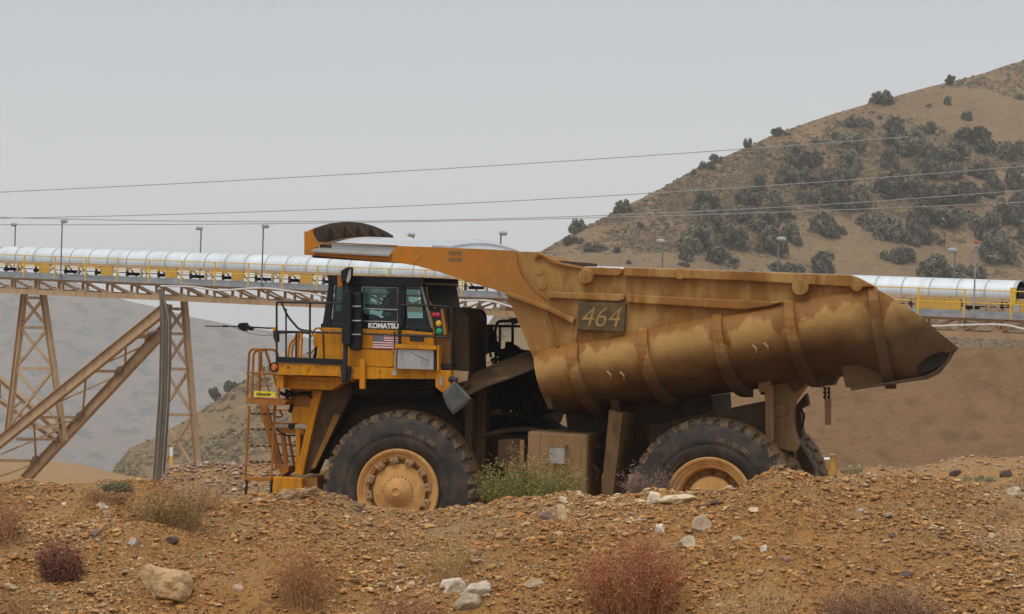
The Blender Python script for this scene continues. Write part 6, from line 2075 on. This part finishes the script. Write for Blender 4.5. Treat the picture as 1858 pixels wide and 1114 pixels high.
bush('kochia_bush', 962, 927, 205, 108, 420, 13000, [[GRN, YGR], [GRN, YGR], [YGR, GRN, GRN], [YGR, TAN, GRN], [TAN, PNK, YGR]], 'green and yellow weed bush with pinkish tips in front of the fuel tank', seed=21, dy=36.2, leaf=1.15, stem=(0.20, 0.17, 0.06))
bush('dry_bush', 1180, 908, 120, 62, 240, 2200, [[(0.17, 0.115, 0.085)], [(0.22, 0.15, 0.115)], [(0.26, 0.18, 0.14)]], 'bare grey brown weed bush in front of the rear tyre', seed=22, stem=(0.17, 0.11, 0.085), dy=36.0, upright=0.5)
bush('red_bush', 1148, 1118, 215, 165, 460, 13000, [[RST, RED, TAN], [RST, RED, (0.42, 0.18, 0.07)], [RED, RST, PNK], [RED, PNK, MRN]], 'large red and rust coloured weed bush at the bottom right of centre', seed=23, stem=(0.30, 0.13, 0.06))
bush('maroon_bush', 110, 1052, 92, 78, 240, 4600, [[MRN, (0.16, 0.08, 0.05)], [MRN, (0.24, 0.10, 0.07)], [MRN, (0.28, 0.11, 0.09)]], 'small dark maroon weed bush on the left slope', seed=24, stem=(0.16, 0.07, 0.05))
bush('rusty_bush', 556, 1098, 150, 125, 220, 3600, [[TAN, RST], [RST, TAN, RED], [TAN, PNK, RST]], 'sparse rusty tan weed bush at the bottom left of centre', seed=25, stem=(0.33, 0.18, 0.08), upright=0.45)
bush('pink_bush', -12, 985, 125, 125, 220, 5000, [[RST, TAN], [RST, PNK, TAN], [PNK, RST, RED]], 'pinkish red weed bush cut by the left edge of the photo', seed=26, stem=(0.36, 0.18, 0.10))
bush('tan_bush', 312, 952, 165, 88, 260, 6000, [[YGR, TAN], [TAN, STR, (0.30, 0.2, 0.08)], [TAN, (0.33, 0.17, 0.10)]], 'wide dry tan weed bush on the crest below the lattice tower', seed=27, stem=(0.30, 0.18, 0.08))
bush('tan_bush', 375, 925, 90, 62, 80, 900, [[TAN], [TAN, PNK]], 'smaller pinkish weed bush right of the wide tan one', seed=28, stem=(0.32, 0.19, 0.12))
bush('straw_bush', 815, 1045, 120, 82, 110, 1100, [[YGR, TAN], [STR, TAN], [STR, YGR]], 'thin straw coloured weed in the middle of the slope above the white split rocks', seed=29, stem=(0.42, 0.27, 0.10))
bush('brown_bush', 1590, 1135, 260, 78, 380, 5200, [[(0.20, 0.12, 0.075)], [(0.26, 0.16, 0.10), MRN], [(0.24, 0.14, 0.09)]], 'wide low brown weed bush along the bottom edge at right', seed=30, stem=(0.20, 0.12, 0.075))
bush('straw_stalks', 1375, 1130, 180, 110, 110, 800, [[STR], [STR, TAN], [STR]], 'dry straw stalks at the bottom edge between the red and brown bushes', seed=31, stem=(0.50, 0.34, 0.16), upright=0.2)
bush('pink_bush', 740, 1135, 150, 70, 110, 1500, [[MRN, RST], [RST, PNK], [PNK, MRN]], 'low purplish weed bush at the bottom edge left of the split rocks', seed=32, stem=(0.25, 0.12, 0.08))
bush('brown_bush', 190, 912, 110, 30, 110, 900, [[(0.24, 0.13, 0.07)], [(0.28, 0.15, 0.08)]], 'flat brown weeds in the hollow behind the round white rock', seed=33, stem=(0.25, 0.13, 0.07))
bush('green_tuft', 212, 891, 66, 18, 120, 1500, [[(0.10, 0.115, 0.06)], [(0.13, 0.14, 0.08)]], 'low dull green weed on the crest at left', seed=34, stem=(0.10, 0.10, 0.05))
bush('green_tuft', 1548, 862, 46, 20, 70, 600, [[(0.15, 0.18, 0.09)], [(0.18, 0.20, 0.11)]], 'blurry green weed tuft right of the muddy bollard', seed=35, stem=(0.16, 0.17, 0.09), dy=78, leaf=1.8)
bush('green_tuft', 1775, 872, 90, 10, 60, 600, [[(0.16, 0.18, 0.10)], [(0.2, 0.2, 0.11)]], 'thin strip of green weeds in front of the dark slabs at right', seed=36, stem=(0.2, 0.19, 0.1), dy=72, leaf=1.8)
bush('dry_bush', 1856, 890, 50, 44, 80, 500, [[TAN], [(0.3, 0.22, 0.12)]], 'dry tan weed on the crest at the right edge', seed=37, stem=(0.30, 0.2, 0.1), upright=0.5)
bush('straw_bush', 40, 1120, 120, 60, 80, 700, [[TAN, RST], [STR, TAN]], 'scrappy tan weed in the bottom left corner', seed=38, stem=(0.33, 0.2, 0.09))

# ------------------------------------------------------------------ haze: even air round the whole place, the sky outside
def haze():
    mt = bpy.data.materials.new('drizzle_haze')
    mt.use_nodes = True
    n = mt.node_tree
    n.nodes.clear()
    out = n.nodes.new('ShaderNodeOutputMaterial')
    pv = n.nodes.new('ShaderNodeVolumePrincipled')
    pv.inputs['Color'].default_value = (1.0, 0.99, 0.975, 1)
    pv.inputs['Density'].default_value = 0.00015
    pv.inputs['Anisotropy'].default_value = 0.0
    n.links.new(pv.outputs[0], out.inputs['Volume'])
    o = MB().box(-5000, 5000, -40, 11000, -900, 170).build('haze', mt)
    o.visible_shadow = True
    tag(o, 'thin grey drizzle haze hanging over the valley and hills', 'haze', kind='stuff')
haze()
